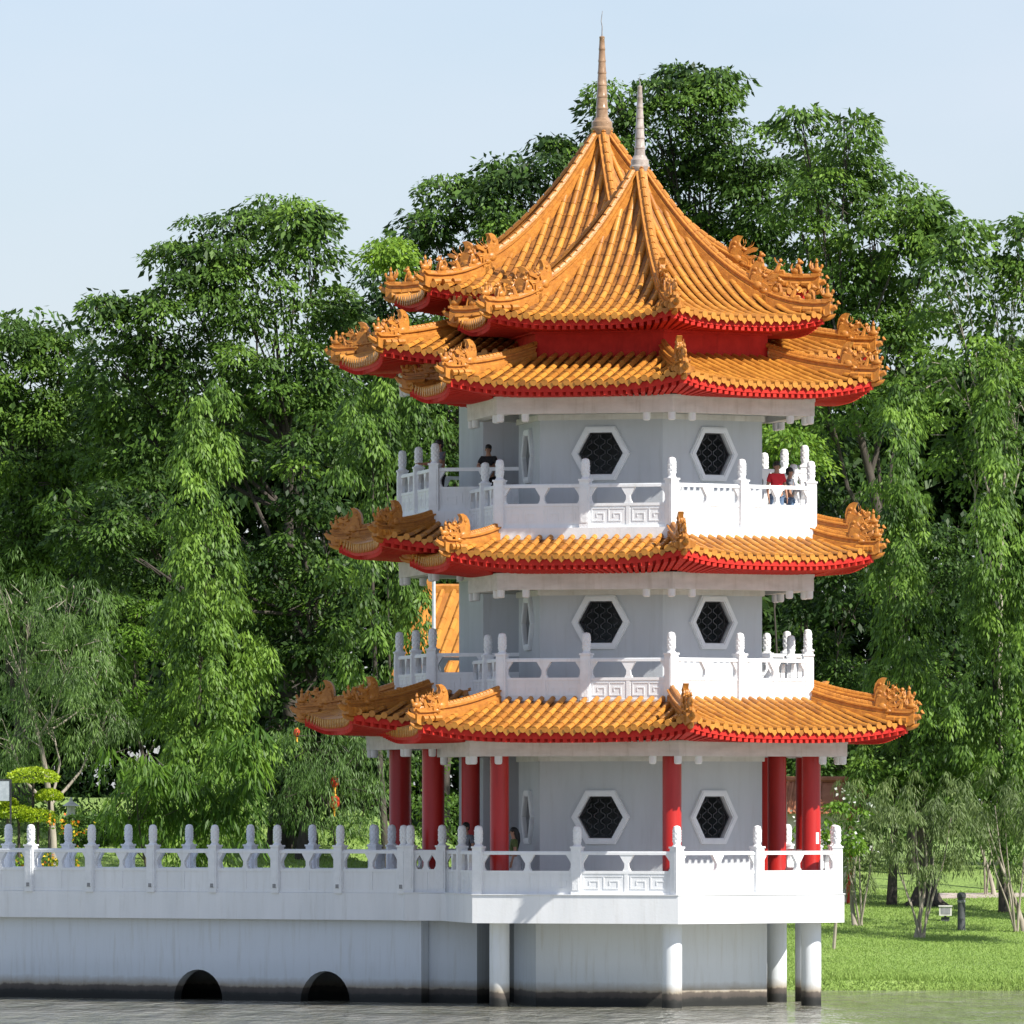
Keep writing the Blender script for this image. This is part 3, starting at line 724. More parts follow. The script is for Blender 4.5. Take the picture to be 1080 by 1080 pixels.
def hanging(cc, nn, per=85, rc=(.4,.75), L=(.13,.23), W=.36, tb=.45, tv=.16, fall=1.0):
    m = len(cc); k = rng.integers(int(per*.6), int(per*1.4), m); idx = np.repeat(np.arange(m), k); n = len(idx)
    r = rng.uniform(*rc, m)[idx]; d = unit(rng.normal(size=(n,3))*np.array([1,1,.4]) + nn[idx]*.5)
    f = rng.random(n)
    P = cc[idx] + d*(r*(.25+.5*f))[:,None] + np.array([0,0,-1])*(f*r*fall)[:,None] + np.array([0,0,.3])
    D = unit(d*rng.uniform(.25,.9,n)[:,None] + rng.normal(size=(n,3))*.22 + np.array([0,0,-1]))
    Ln = rng.uniform(*L,n); t = tb + (rng.normal(size=m)*tv)[idx] + rng.normal(size=n)*.12
    HINT[0] = unit(d+nn[idx]*.6+np.array([0,0,.2])); return P, D, Ln, Ln*W*rng.uniform(.8,1.2,n), t
def lob(px, py, rx, ry, Y, dy=0.0, deep=.8):
    s = Y/F; return (xp(px,Y), Y+dy, zy(py,Y), rx*s, max(rx,ry)*s*deep, ry*s)
LEAFN = [0]
def tree(name, label, cat, Y, trunkpx, lobes, dens=1.15, style='broad', mat='leaf', group=None, tb=.45, tr=.26, bark='bark', per=None, branches=True, bright=None, **kw):
    Lw = []
    for l in lobes:
        dyy = l[4] if len(l) > 4 else random.uniform(-1.2,1.2)
        kx = 6 if (style == 'broad' and l[2] > 20) else 0; Lw.append(lob(l[0],l[1]+kx*.3,max(7,l[2]-kx),max(7,l[3]-kx),Y,dyy))
    tx = xp(trunkpx,Y); gz = ground_z(tx,Y)
    par = empty(name, (tx,Y,gz-.1), label, cat, group); o = Vector((tx,Y,gz-.1))
    cc, nn = clumps(Lw, dens)
    fn = broadleaf if style == 'broad' else hanging
    if per: kw['per'] = per
    P,D,L,W,t = fn(cc, nn, tb=tb, **kw); H0 = HINT[0]
    if mat == 'leaf' and style == 'broad':        # inner foliage, tinted darker: shade of the crown gaps put into leaf colour
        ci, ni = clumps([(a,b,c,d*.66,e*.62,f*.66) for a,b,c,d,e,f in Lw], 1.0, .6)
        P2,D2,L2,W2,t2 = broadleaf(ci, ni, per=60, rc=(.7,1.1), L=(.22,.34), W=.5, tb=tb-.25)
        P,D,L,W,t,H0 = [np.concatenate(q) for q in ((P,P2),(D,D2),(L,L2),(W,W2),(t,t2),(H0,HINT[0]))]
    LEAFN[0] += len(P)
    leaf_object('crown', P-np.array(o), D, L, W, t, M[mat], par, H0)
    if bright:
        P,D,L,W,t = bright; leaf_object('young_foliage', P-np.array(o), D, L, W, t, M['leafb'], par)
    # trunk and limbs
    mb = MB(); top = max(Lw, key=lambda q: q[2]); zt = max(q[2] for q in Lw)
    mid = sum(q[0] for q in Lw)/len(Lw)
    H = (zt - gz)*.86; pts = []
    for i in range(9):
        f = i/8; pts.append(Vector((tx+(top[0]-tx)*f**1.6+.25*math.sin(3*f+tx), Y+.2*math.sin(4*f), gz-.1+H*f)) - o)
    mb.tube(pts, [tr*(1.5 if i == 0 else 1.12-.95*i/8) for i in range(9)], 10)
    if branches:
        for q in Lw:
            f = max(.15, min(.85, (q[2]-gz)/H - .22)); a = pts[int(f*8)]; e = Vector(q[:3]) - o
            mm = a.lerp(e,.5) + Vector((random.uniform(-.4,.4),random.uniform(-.3,.3),-.15*abs(e.x-a.x)))
            r0 = tr*(1.0-.85*f)*.75; mb.tube([a,a.lerp(mm,.5)+Vector((0,0,-.05)),mm,mm.lerp(e,.55)+Vector((0,0,.1)),e],[r0,r0*.8,r0*.6,r0*.42,r0*.2],7)
            for s_ in range(7):
                d = Vector((random.gauss(0,1),random.gauss(-.3,.8),random.gauss(.25,.7))).normalized(); d = Vector((d.x*q[3],d.y*q[4],d.z*q[5]))*.98
                st = mm.lerp(e, random.uniform(.4,1)); k2 = e+d*.5+Vector((0,0,.2)); mb.tube([st,k2,e+d],[r0*.3,r0*.18,.02],5)
    mb.build('trunk', M[bark], par, True)
    return par
BG = 'tall trees in the belt behind the pagodas'
tree('broadleaf_tree','dense green tree at the far left edge, its crown lower than the dome beside it','tree',306,30,
    [(15,400,55,50),(70,372,32,30),(40,352,30,22),(-20,380,50,45),(60,440,58,50),(10,480,60,50),(75,520,50,50),(20,560,60,50),(90,600,50,50),(-10,620,50,50)],group=BG)
tree('broadleaf_tree','big domed tree with the tallest crown left of the pagodas, dark trunk showing below','tree',299,305,
    [(285,232,42,30),(250,240,28,24),(318,240,24,20),(235,268,45,28),(188,272,28,16),(335,268,30,32),(200,322,52,36),(270,312,62,48),(335,335,40,48),(152,345,34,26),(128,392,42,46),(205,398,60,46),(290,400,60,50),(345,410,28,44),(160,462,56,46),(240,470,56,46),(110,330,10,10),(125,470,30,50)],tr=.26,group=BG)
tree('broadleaf_tree','dark tree whose pointed crown shows left of the orange roofs, behind them','tree',316,470,
    [(592,160,24,20),(560,180,34,24),(515,185,30,22),(478,200,24,18),(500,225,50,34),(450,240,28,18),(560,225,60,40),(400,318,30,26),(385,345,24,30),(440,280,40,34),(500,290,60,40),(430,360,60,50),(470,450,60,60),(395,420,44,50)],group=BG,tb=.36)
tree('broadleaf_tree','tallest tree, its crown rising behind the two roof spires','tree',318,735,
    [(652,118,20,24),(650,150,24,28),(700,100,22,16),(760,92,26,14),(728,90,16,12),(735,125,50,26),(700,150,52,34),(785,160,52,36),(745,200,72,46),(680,210,46,50),(820,220,56,46),(780,270,72,50),(840,300,50,50),(830,380,60,60),(870,170,30,22)],tr=.34,group=BG,tb=.42)
tree('broadleaf_tree','bright green tree with tufted top sloping down to the right of the roofs','tree',309,968,
    [(845,132,26,14),(893,140,17,16),(888,178,42,28),(930,205,40,26),(865,215,42,32),(965,225,26,22),(985,250,26,24),(935,262,58,42),(880,290,56,44),(960,320,52,42),(905,355,62,48),(870,420,52,42),(950,402,52,46)],group=BG,tb=.58)
tree('broadleaf_tree','pale twiggy tree with an open crown at the right edge','tree',303,1050,
    [(1012,256,24,20),(1000,290,36,30),(1045,288,30,24),(1078,248,8,9),(1075,295,26,24),(1010,342,44,36),(1062,350,40,36),(1015,402,50,40),(1068,420,44,40),(1030,470,60,40)],group=BG,dens=.85,per=100,tb=.6,bark='barkpale',tr=.13)
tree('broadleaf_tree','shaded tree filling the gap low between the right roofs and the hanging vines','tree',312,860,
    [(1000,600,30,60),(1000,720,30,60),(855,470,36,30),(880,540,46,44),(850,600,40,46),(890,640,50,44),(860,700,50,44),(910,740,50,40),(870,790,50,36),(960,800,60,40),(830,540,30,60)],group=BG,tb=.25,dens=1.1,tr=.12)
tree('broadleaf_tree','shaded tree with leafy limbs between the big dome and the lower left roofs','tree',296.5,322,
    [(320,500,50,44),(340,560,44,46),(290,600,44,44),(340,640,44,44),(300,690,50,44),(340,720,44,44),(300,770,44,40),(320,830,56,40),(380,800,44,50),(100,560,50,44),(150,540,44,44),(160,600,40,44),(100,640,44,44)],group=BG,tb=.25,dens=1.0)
# trees draped with hanging foliage
HG = 'trees draped in hanging foliage'
tree('draped_tree','narrow leaf-draped column standing in front of the big dome, reaching the balustrade','tree',287,215,
    [(222,440,22,26),(215,480,26,36),(205,540,30,42),(215,600,28,42),(205,660,32,42),(225,710,40,40),(205,760,44,40),(230,810,50,40),(200,860,54,40),(150,840,26,30),(262,700,20,26),(240,640,20,24)],style='hang',dens=3.4,group=HG,tb=.66,branches=False,tr=.12)
tree('draped_tree','dark drooping tree beside the left roof corners, in the shade of the pagodas','tree',288,405,
    [(400,400,34,40),(430,450,34,44),(385,480,30,50),(410,540,34,50),(430,600,20,44),(395,610,34,50),(385,680,28,40),(435,400,30,30),(440,670,15,36)],style='hang',dens=1.9,group=HG,tb=.42,branches=False,tr=.12)
tree('draped_tree','thick curtain of hanging leaves right of the middle roof','tree',296,948,
    [(948,440,16,26),(940,480,20,36),(955,500,20,36),(942,550,24,40),(958,580,20,40),(938,620,22,40),(955,655,24,40),(935,710,26,36),(965,720,22,40),(940,780,34,34),(930,830,30,30)],style='hang',dens=2.4,group=HG,tb=.52,branches=False,tr=.12)
tree('draped_tree','tallest pointed column of hanging leaves near the right edge','tree',294,1050,
    [(1052,420,10,26),(1048,465,16,30),(1054,515,20,36),(1044,575,24,40),(1068,600,22,40),(1046,650,28,40),(1075,690,24,40),(1044,730,32,40),(1065,790,40,40),(1010,770,34,40),(1040,850,40,34),(1075,860,34,34)],style='hang',dens=2.4,group=HG,tb=.52,branches=False,tr=.12)
# understory
tree('feathery_tree','feathery light green tree at the left edge with pale bent twigs','tree',286,60,
    [(30,650,44,34),(80,640,40,24),(20,710,46,36),(75,700,40,34),(110,690,26,26),(50,760,60,34),(110,760,34,30),(10,780,40,30),(0,620,30,30)],style='hang',mat='leaff',dens=2.8,per=80,W=.13,tb=.55,bark='barkpale',tr=.12)
tree('young_tree','small tree with bright yellow-green tiered leaves in front of the shaded wood','tree',298,290,
    [(285,590,26,9),(262,588,18,8),(300,605,20,10),(280,630,24,10),(310,640,22,10),(268,650,20,10)],mat='leafb',dens=2.6,tb=.5,tr=.08)
tree('young_tree','small bright green bushy tree left of the leaf-draped column','tree',296,150,
    [(150,650,24,12),(140,672,22,12),(165,665,14,12),(145,700,20,16),(160,740,24,20),(120,735,20,20)],mat='leafb',dens=2.6,tb=.35,tr=.08)
tree('young_tree','bright leafy sapling seen between the top balcony and the wood on the right','tree',290,822,
    [(822,458,14,7),(835,470,16,8),(815,475,14,8),(845,490,14,8),(828,500,16,10)],mat='leafb',dens=3.0,tb=.5,tr=.06)
tree('young_tree','sprig of pale new leaves beside the upper left roof corner','tree',297,418,
    [(416,268,11,7),(410,276,8,6)],mat='leafb',dens=4.0,tb=.7,tr=.05,branches=False)
tree('bamboo_clump','wispy grey-green clump with thin stems hung with red lanterns','shrub',283,350,
    [(350,790,44,30),(320,800,30,30),(385,800,24,34),(350,840,50,28),(300,830,26,26),(390,850,20,24)],style='hang',mat='leaff',dens=3.4,per=60,W=.14,tb=.35,bark='bark',tr=.05)
tree('leafy_shrub','glossy leafy shrub behind the balustrade, left of the lantern clump','shrub',280,165,
    [(150,800,30,14),(180,830,30,18),(140,850,26,16),(210,850,30,20),(250,850,24,24),(250,800,20,24)],mat='leafb',dens=2.4,tb=.15,tr=.06,style='hang',L=(.24,.4),W=.22)
# bottlebrush trees on the lawn
OG = 'small grey-green trees on the lawn'
def lawn_tree(label, Y, base, lobes, tb=.45, n=5):
    o = tree('bottlebrush_tree', label, 'tree', Y, base, lobes, style='hang', mat='leafo', dens=2.6, per=70, W=.18, L=(.12,.22), rc=(.28,.5), tb=tb, bark='barkpale', tr=.07, group=OG, branches=False)
    tx = xp(base,Y); mb = MB(); gz = ground_z(tx,Y)
    for i in range(n):
        l = lobes[i % len(lobes)]; e = Vector((xp(l[0],Y)-tx, random.uniform(-.5,.5), zy(l[1],Y)-gz))
        a = Vector((random.uniform(-.06,.06),0,0)); mb.tube([a, Vector((e.x*.35,e.y*.3,e.z*.35)), Vector((e.x*.75,e.y*.7,e.z*.65)), e],[.04,.032,.024,.012],6)
    mb.build('stem', M['barkpale'], o, True)
lawn_tree('multi-stemmed small tree forking low on the lawn, nearest the bollard',284,973,[(965,848,40,26),(1003,858,30,24),(940,876,26,24),(985,895,38,24),(950,912,26,20),(1012,890,24,22),(975,870,40,26)])
lawn_tree('small tree with grey-green leaves just right of the white balustrade corner',288,908,[(905,850,24,22),(890,880,24,24),(920,885,22,24),(895,918,28,22),(908,905,22,20)],.55,3)
lawn_tree('wide grey-green small tree cut by the right picture edge',286,1072,[(1050,846,36,26),(1085,856,32,32),(1042,880,28,24),(1080,900,32,26),(1060,875,34,24)],.4)
lawn_tree('slender pale-stemmed small tree standing beyond the path',300,1040,[(1035,840,22,18),(1048,860,18,18),(1028,868,16,16)],.35,2)
tree('lawn_tree','round tree on the lawn just outside the right picture edge','tree',280,1170,[(1165,800,44,26),(1190,780,36,26)],tr=.14,dens=1.4)
tree('lawn_tree','second round tree outside the right picture edge, further back','tree',289,1175,[(1180,800,50,24),(1210,780,36,26)],tr=.14,dens=1.4)
# bulky old trunk beyond
mt = MB(); ot = empty('old_tree', (xp(976,296),296,ground_z(xp(976,296),296)), 'old tree with flared grey trunk behind the forking small tree', 'tree')
mt.tube([(0,0,-.2),(0,0,.15),(.02,0,.6),(-.05,0,1.6),(.05,0,3.2)],[.62,.42,.3,.26,.22],14)
for i in range(7): a = i*.9; mt.tube([(0.2*math.cos(a),.2*math.sin(a),.5),(.42*math.cos(a),.42*math.sin(a),.12),(.85*math.cos(a),.85*math.sin(a),-.12)],[.14,.11,.05],7)
mt.build('trunk', M['bark'], ot, True)
cc, nn = clumps([(.0,0,4.0,1.5,1.2,1.2),(1.2,.3,4.6,1.2,1,1)], 1.6); P,D,L,W,t = broadleaf(cc,nn,tb=.4); leaf_object('crown',P,D,L,W,t,M['leaf'],ot)
# wood mass behind
Lw = []
for i in range(26):
    px = -80+i*48; Lw.append(lob(px+random.uniform(-15,15), 560+random.uniform(-30,30), 50, 75, 336, random.uniform(-2,2), .5))
    Lw.append(lob(px+random.uniform(-15,15), 690+random.uniform(-20,20), 50, 75, 334, random.uniform(-2,2), .5)); Lw.append(lob(px+random.uniform(-15,15), 800+random.uniform(-20,20), 50, 65, 331, random.uniform(-2,2), .5))
    if i <= 8: Lw.append(lob(px, 478+random.uniform(-12,12), 46, 50, 337, random.uniform(-2,2), .5))
    if 8 < i: Lw.append(lob(px, 440+random.uniform(-20,30), 46, 70, 338, random.uniform(-2,2), .5))
for px in list(range(-620,-90,85)) + list(range(1180,1720,85)):      # the belt goes on past both picture edges
    for py in (560,680,800): Lw.append(lob(px+random.uniform(-20,20), py+random.uniform(-20,20), 70, 85, 333, random.uniform(-2,2), .5))
cc, nn = clumps(Lw, 1.0, .1); P,D,L,W,t = broadleaf(cc,nn,per=120,rc=(.8,1.4),L=(.3,.46),W=.6,tb=.1,tv=.12)
tag(leaf_object('distant_wood',P,D,L,W,t,M['leaf']),'dark dense wood closing the view behind the separate trees','wood',kind='stuff'); LEAFN[0] += len(P)
# undergrowth along the top of the lawn
Lw = [lob(px, 893+8*math.sin(px), 26, 24, 311, 0, .5) for px in range(850,1120,20)] + [lob(px, 868, 26, 26, 300, 0, .5) for px in range(-30,520,22)] + [lob(px, 835+10*math.sin(px*.3), 30, 34, 304, 0, .5) for px in range(-30,520,26)] + [lob(px, 850+12*math.cos(px), 30, 30, 313, 0, .5) for px in range(850,1120,24)]
cc, nn = clumps(Lw, 1.6, .1); P,D,L,W,t = broadleaf(cc,nn,per=50,tb=.35); tag(leaf_object('undergrowth',P,D,L,W,t,M['leaf'],None,HINT[0]),'low leafy undergrowth along the foot of the wood','undergrowth',kind='stuff')

# clipped shrubs, hedge, flowers
def clipped(name, label, lobes, Y, mat, tb=.5, group=None, dens=6, stems=True):
    Lw = [lob(*l, Y, 0, 1.0) for l in lobes]; dens *= 1.5; o = Vector((Lw[0][0], Y, ground_z(Lw[0][0],Y)))
    par = empty(name, o, label, 'shrub', group)
    PP = []; NN = []
    for (cx,cy,cz,a,b_,c_) in Lw:
        n = int(9000*max(.15,a*c_)); dd = unit(rng.normal(size=(n,3))); dd[:,2] = np.maximum(dd[:,2], -.35)
        PP.append(np.array([cx,cy,cz]) + dd*np.array([a,b_,c_])*(1+.04*np.sin(dd[:,:1]*9)*np.cos(dd[:,2:]*8)-rng.random((n,1))*.12)); NN.append(dd)
    P = np.concatenate(PP); nn = np.concatenate(NN); n = len(P); idx = np.arange(n)
    D = unit(nn[idx] + rng.normal(size=(n,3))*.8 + np.array([0,0,.2])); Ln = rng.uniform(.06,.10,n)
    t = tb + rng.normal(size=n)*.14 + nn[idx][:,2]*.12
    leaf_object('foliage', P-np.array(o), D, Ln, Ln*.6, t, M[mat], par)
    if stems:
        mb = MB()
        for q in Lw: mb.tube([(0,0,-.1),(q[0]-o.x,0,(q[2]-o.z)*.5),(q[0]-o.x,q[1]-o.y,q[2]-o.z)],[.07,.05,.04],6)
        mb.build('stem', M['bark'], par)
    return par
clipped('topiary_shrub','yellow-green cloud-pruned shrub with stacked pads above the left balustrade',[(35,820,27,10),(52,840,14,7),(20,858,20,8),(40,862,20,9),(8,848,10,6)],280,'leafy',.5)
clipped('hedge','dark green rounded hedge left of the leaf-draped column',[(112,880,32,22),(90,885,26,18),(80,868,14,8)],282,'leafh',.4,None,6,False)
Lw = [lob(px,876,12,10,278,0,1) for px in (62,74,84)]+[lob(px,912,22,9,276,0,1) for px in (5,40,70)]
cc, nn = clumps(Lw,6,.5); n = len(cc)*12; idx = np.repeat(np.arange(len(cc)),12)
fb = empty('flower_bed',(xp(72,277),277,1.2),'bed of orange and yellow flowers seen past the left end of the balustrade','flowers')
P = cc[idx]+rng.normal(size=(n,3))*.1-np.array([xp(72,277),277,1.2]); leaf_object('foliage',P,unit(rng.normal(size=(n,3))+np.array([0,-.4,.5])),np.full(n,.14),np.full(n,.07),rng.random(n),M['leafb'],fb)
P = P[::3]+np.array([0,-.06,.06]); leaf_object('blossom',P,unit(rng.normal(size=(len(P),3))+np.array([0,-.5,.5])),np.full(len(P),.10),np.full(len(P),.10),rng.random(len(P)),M['petal'],fb)
# white flowering shrub at right
cc, nn = clumps([lob(880,868,22,16,279,0,1),lob(862,880,16,14,279,0,1),lob(893,890,18,14,279,0,1)],3.2,.5)
wf = empty('flowering_shrub',(xp(878,279),279,.8),'bright shrub with white blossoms right behind the lower red columns','shrub'); o = np.array([xp(878,279),279,.8])
P,D,L,W,t = broadleaf(cc,nn,per=40,rc=(.2,.4),L=(.14,.22),tb=.4); leaf_object('foliage',P-o,D,L,W,t,M['leafb'],wf)
idx = rng.integers(0,len(cc),120); P = cc[idx]+nn[idx]*.35+rng.normal(size=(120,3))*.12-o; leaf_object('blossom',P,unit(rng.normal(size=(120,3))),np.full(120,.10),np.full(120,.09),rng.random(120),M['petalw'],wf)
mb = MB(); mb.tube([(0,0,-.3),(.1,0,1.0),(0,0,2.4)],[.06,.05,.03],6); mb.build('stem',M['barkpale'],wf)

# grass blades on the lawn in view
n = 130000; xx = rng.uniform(6.0,16.5,n); yy = 266.9+ (rng.random(n)**1.3)*35
zz = np.array([ground_z(a,b) for a,b in zip(xx,yy)])-.02; cl = .5+.5*np.sin(xx*1.7+np.sin(yy*.9)*2)*np.sin(yy*.6+xx)
L = rng.uniform(.04,.09,n)*(1+2.4*(yy<269.6)*rng.random(n))*(1+.5*cl)
P = np.stack([xx,yy,zz],1); D = unit(rng.normal(size=(n,3))*.45+np.array([0,0,1]))
tag(leaf_object('grass',P,D,L,np.full(n,.024),.45+.22*cl+rng.normal(size=n)*.10,M['grassb']),'short sunlit grass on the sloping bank','grass',kind='stuff')
n = 30000; xx = rng.uniform(-15,-1,n); yy = 268.4+rng.random(n)*40; zz = np.array([ground_z(a,b) for a,b in zip(xx,yy)])
tag(leaf_object('grass',np.stack([xx,yy,zz],1),unit(rng.normal(size=(n,3))*.45+np.array([0,0,1])),rng.uniform(.08,.18,n),np.full(n,.04),.4+rng.normal(size=n)*.15,M['grassb']),'grass on the garden side behind the bridge','grass',kind='stuff')

# ------------------------------------------------------------------ small things on the shore
Yp = 299.0
mb = MB(); 
for i in range(12):
    x0 = xp(978,Yp)+i*.6; 
    za, zb = ground_z(x0,Yp)+.03, ground_z(x0+.6,Yp)+.03
    mb.add([(x0,Yp,za),(x0+.6,Yp,zb),(x0+.6,Yp+1.6,ground_z(x0+.6,Yp+1.6)+.05),(x0,Yp+1.6,ground_z(x0,Yp+1.6)+.05),(x0,Yp,za-.2),(x0+.6,Yp,zb-.2)],[(0,1,2,3),(4,5,1,0)])
tag(mb.build('path', M['path']), kind='structure')
Yb = 287.0; bx = xp(1014,Yb); gz = ground_z(bx,Yb)
bo = empty('bollard',(bx,Yb,gz),'dark grey round bollard on the lawn near the right edge','bollard')
mb = MB(); mb.lathe([(.13,-.1),(.125,.0),(.115,.06),(.11,.93),(.13,.95),(.13,1.02),(.12,1.06),(.06,1.10)],20); mb.build('shaft',M['bollard'],bo,True)
mb = MB(); mb.lathe([(.118,.80),(.122,.81),(.122,.86),(.118,.87)],20); mb.build('collar',M['metal'],bo,True)
bx2 = xp(997,290); gz = ground_z(bx2,290)
fl = empty('ground_lamp',(bx2,290,gz),'small pale box floodlight on the grass beside the bollard','lamp')
mb = MB(); mb.box(-.18,.18,-.14,.14,.16,.42); mb.box(-.20,.20,-.17,.15,.42,.46); mb.build('housing',M['stone'],fl)
mb = MB(); mb.box(-.14,.14,-.146,-.138,.20,.38); mb.build('lens',M['metal'],fl)
mb = MB(); mb.box(-.12,.12,-.06,.06,-.1,.12); mb.box(-.03,.03,-.03,.03,.1,.17); mb.build('foot',M['bollard'],fl)
# lanterns
for px, py, s, lab in ((353,825,.62,'upper red lantern of the pair hanging in the wispy clump'),(353,846,.78,'lower red lantern of the pair hanging in the wispy clump'),(313,773,.5,'single small red lantern hanging higher up, left of the pair')):
    Yl = 282.4; o = empty('lantern',(xp(px,Yl),Yl,zy(py,Yl)),lab,'lantern','red lanterns in the garden')
    mb = MB(); mb.lathe([(.06*s,-.24*s),(.15*s,-.18*s),(.19*s,-.05*s),(.19*s,.05*s),(.15*s,.18*s),(.06*s,.24*s)],14); mb.build('shade',M['lantern'],o,True)
    mb = MB(); mb.lathe([(.07*s,.235*s),(.07*s,.29*s)],10); mb.lathe([(.07*s,-.29*s),(.07*s,-.235*s)],10)
    for k in range(6): a = k*1.047; mb.tube([(.03*math.cos(a)*s,.03*math.sin(a)*s,-.28*s),(.035*math.cos(a)*s,.035*math.sin(a)*s,-.52*s)],.01,4)
    mb.build('tassel',M['gold'],o)
    mb = MB(); mb.tube([(0,0,.28*s),(0,.02,.9*s)],.008,4); mb.build('cord',M['black'],o)
# garden sign at left edge
Ys = 279; so = empty('garden_sign',(xp(2,Ys),Ys,ground_z(xp(2,Ys),Ys)),'grey framed notice board at the left edge beside the yellow-green shrub','sign')
h = zy(822,Ys)-so.location.z; mb = MB(); mb.box(-.22,.22,-.02,.02,h-.6,h-.03); mb.build('panel',M['sign'],so)
mb = MB(); mb.box(.22,.27,-.035,.035,-.1,h); mb.box(-.27,-.22,-.035,.035,-.1,h); mb.box(-.22,.22,-.035,.035,h-.03,h+.01); mb.build('frame',M['dark'],so)
# small stone lantern and stones
for px,py,s,lab in ((75,850,.9,'pale stone lantern between the topiary and the hedge'),):
    Yk = 290; z0 = zy(py,Yk); o = Vector((xp(px,Yk),Yk,z0)); mb = MB()
    if 'lantern' in lab:
        o.z = ground_z(o.x,Yk); hh = z0-o.z
        mb.lathe([(.22,-.1),(.2,.1),(.09,.2),(.09,hh-.35),(.2,hh-.3),(.2,hh-.25),(.12,hh-.24),(.12,hh-.02),(.26,hh),(.05,hh+.14),(.05,hh+.2),(.02,hh+.25)],8)
    else:
        mb.ball((0,0,0),(.28*s,.2*s,.22*s),9,7); mb.ball((.15*s,0,-.1*s),(.2*s,.2*s,.2*s),9,7); mb.ball((-.16*s,0,-.08*s),(.18*s,.16*s,.2*s),9,7)
        mb.box(-.2*s,.2*s,-.12*s,.12*s,ground_z(o.x,Yk)-z0-.1,-.1*s)
    ob = mb.build('stone_lantern' if 'lantern' in lab else 'rock', M['stone'], None, True); ob.location = o; tag(ob, lab, 'stone lantern' if 'lantern' in lab else 'rock')
# pole
Yq = 276; mb = MB(); mb.tube([(0,0,-.2),(0,0,zy(607,Yq)-ground_z(-2,Yq))],[.07,.05],8); ob = mb.build('pole',M['pale_cloth'],None,True); ob.location=(xp(457.5,Yq),Yq,ground_z(-2,Yq)); tag(ob,'thin pale pole in front of the distant orange roof left of the pagodas','pole')
# hall with steep orange roof behind the pagodas
Yh = 290.0; ho = empty('garden_hall',(xp(540,Yh),Yh,ground_z(0,Yh)),'garden hall whose steep orange tiled roof shows left of the middle storey','building')
gzh = ho.location.z; ztop = zy(617,Yh)-gzh; zbot = zy(722,Yh)-gzh; wl = xp(452,Yh)-ho.location.x
mb = MB(); tilt = -.42; ncol = 18
slope = Vector((.0,2.2,ztop-zbot)); skew = 1.05
for i in range(ncol):
    x0 = wl-.95 + i*.34; m_ = 9
    for j in range(m_):
        a = Vector((x0+skew*j/m_, 2.2*j/m_, zbot+(ztop-zbot)*j/m_)); b_ = Vector((x0+skew*(j+1)/m_, 2.2*(j+1)/m_, zbot+(ztop-zbot)*(j+1)/m_))
        mb.tube([a,b_],[.088,.080],8)
    mb.add([(x0,0,zbot),(x0+.34,0,zbot),(x0+.34+skew,2.2,ztop),(x0+skew,2.2,ztop)],[(0,1,2,3)])
mb.build('tiled_roof',M['tile'],ho,True)
mb = MB(); mb.sweep([Vector((wl-.95+skew,2.2,ztop-.12)),Vector((wl-.95+skew+6.3,2.2,ztop-.12))],[(.15,-.1),(.15,.14),(0,.2),(-.15,.14),(-.15,-.1)]); mb.sweep([Vector((wl-1.0,0,zbot)),Vector((wl-1.0+skew,2.2,ztop))],[(.12,-.05),(.12,.22),(-.12,.22),(-.12,-.05)]); mb.build('ridge',M['tile2'],ho)
mb = MB(); wl2 = xp(502,Yh)-ho.location.x; mb.prism([(wl2,0),(wl+5.6,0),(wl+5.6,zbot+.2),(wl2,zbot+.2)],-3.8,-.6,Matrix(((1,0,0,0),(0,0,-1,0),(0,1,0,0),(0,0,0,1)))); mb.build('wall',M['wall'],ho)
mb = MB(); mb.add([(wl-.9+skew,2.2,ztop-.05),(wl+5+skew,2.2,ztop-.05),(wl+5,4.6,zbot),(wl-.9,4.6,zbot)],[(0,1,2,3)]); mb.build('back_roof',M['tile'],ho)
# low pavilion with terracotta roof at right
Yv = 296.0; vx = xp(866,Yv); gv = ground_z(vx,Yv); vo = empty('garden_pavilion',(vx,Yv,gv),'low pavilion with a dull terracotta roof seen past the lower right columns','building')
zr, ze = zy(824,Yv)-gv, zy(858,Yv)-gv
mb = MB(); Wd = 1.55
mb.add([(-Wd-2,0,ze),(Wd,0,ze),(Wd-.35,1.5,zr),(-Wd-1.6,1.5,zr),(Wd,3,ze),(-Wd-2,3,ze)],[(0,1,2,3),(1,4,2),(4,5,3,2),(5,0,3)])
for i in range(22):
    x0 = -Wd-1.9+i*.165; mb.tube([(x0,-.02,ze+.02),(x0+(.2 if x0<0 else -.05),1.48,zr+.0)],.045,6)
mb.build('roof',M['tileold'],vo)
mb = MB(); mb.tube([(-Wd-1.6,1.5,zr+.05),(Wd-.35,1.5,zr+.05)],.10,8); mb.tube([(Wd-.35,1.5,zr+.05),(Wd,0,ze+.06),(Wd+.2,-.25,ze+.12)],.08,8); mb.build('ridge',M['tileold'],vo)
mb = MB(); mb.box(-Wd-1.4,Wd-.5,.5,2.6,-.2,ze); mb.build('wall',M['stone'],vo)
for i in range(4):
    mb = MB(); mb.lathe([(.09,-.2),(.08,ze+.02)],10,None,-Wd-1.2+i*1.2,.25); mb.build('column',M['col'],vo)

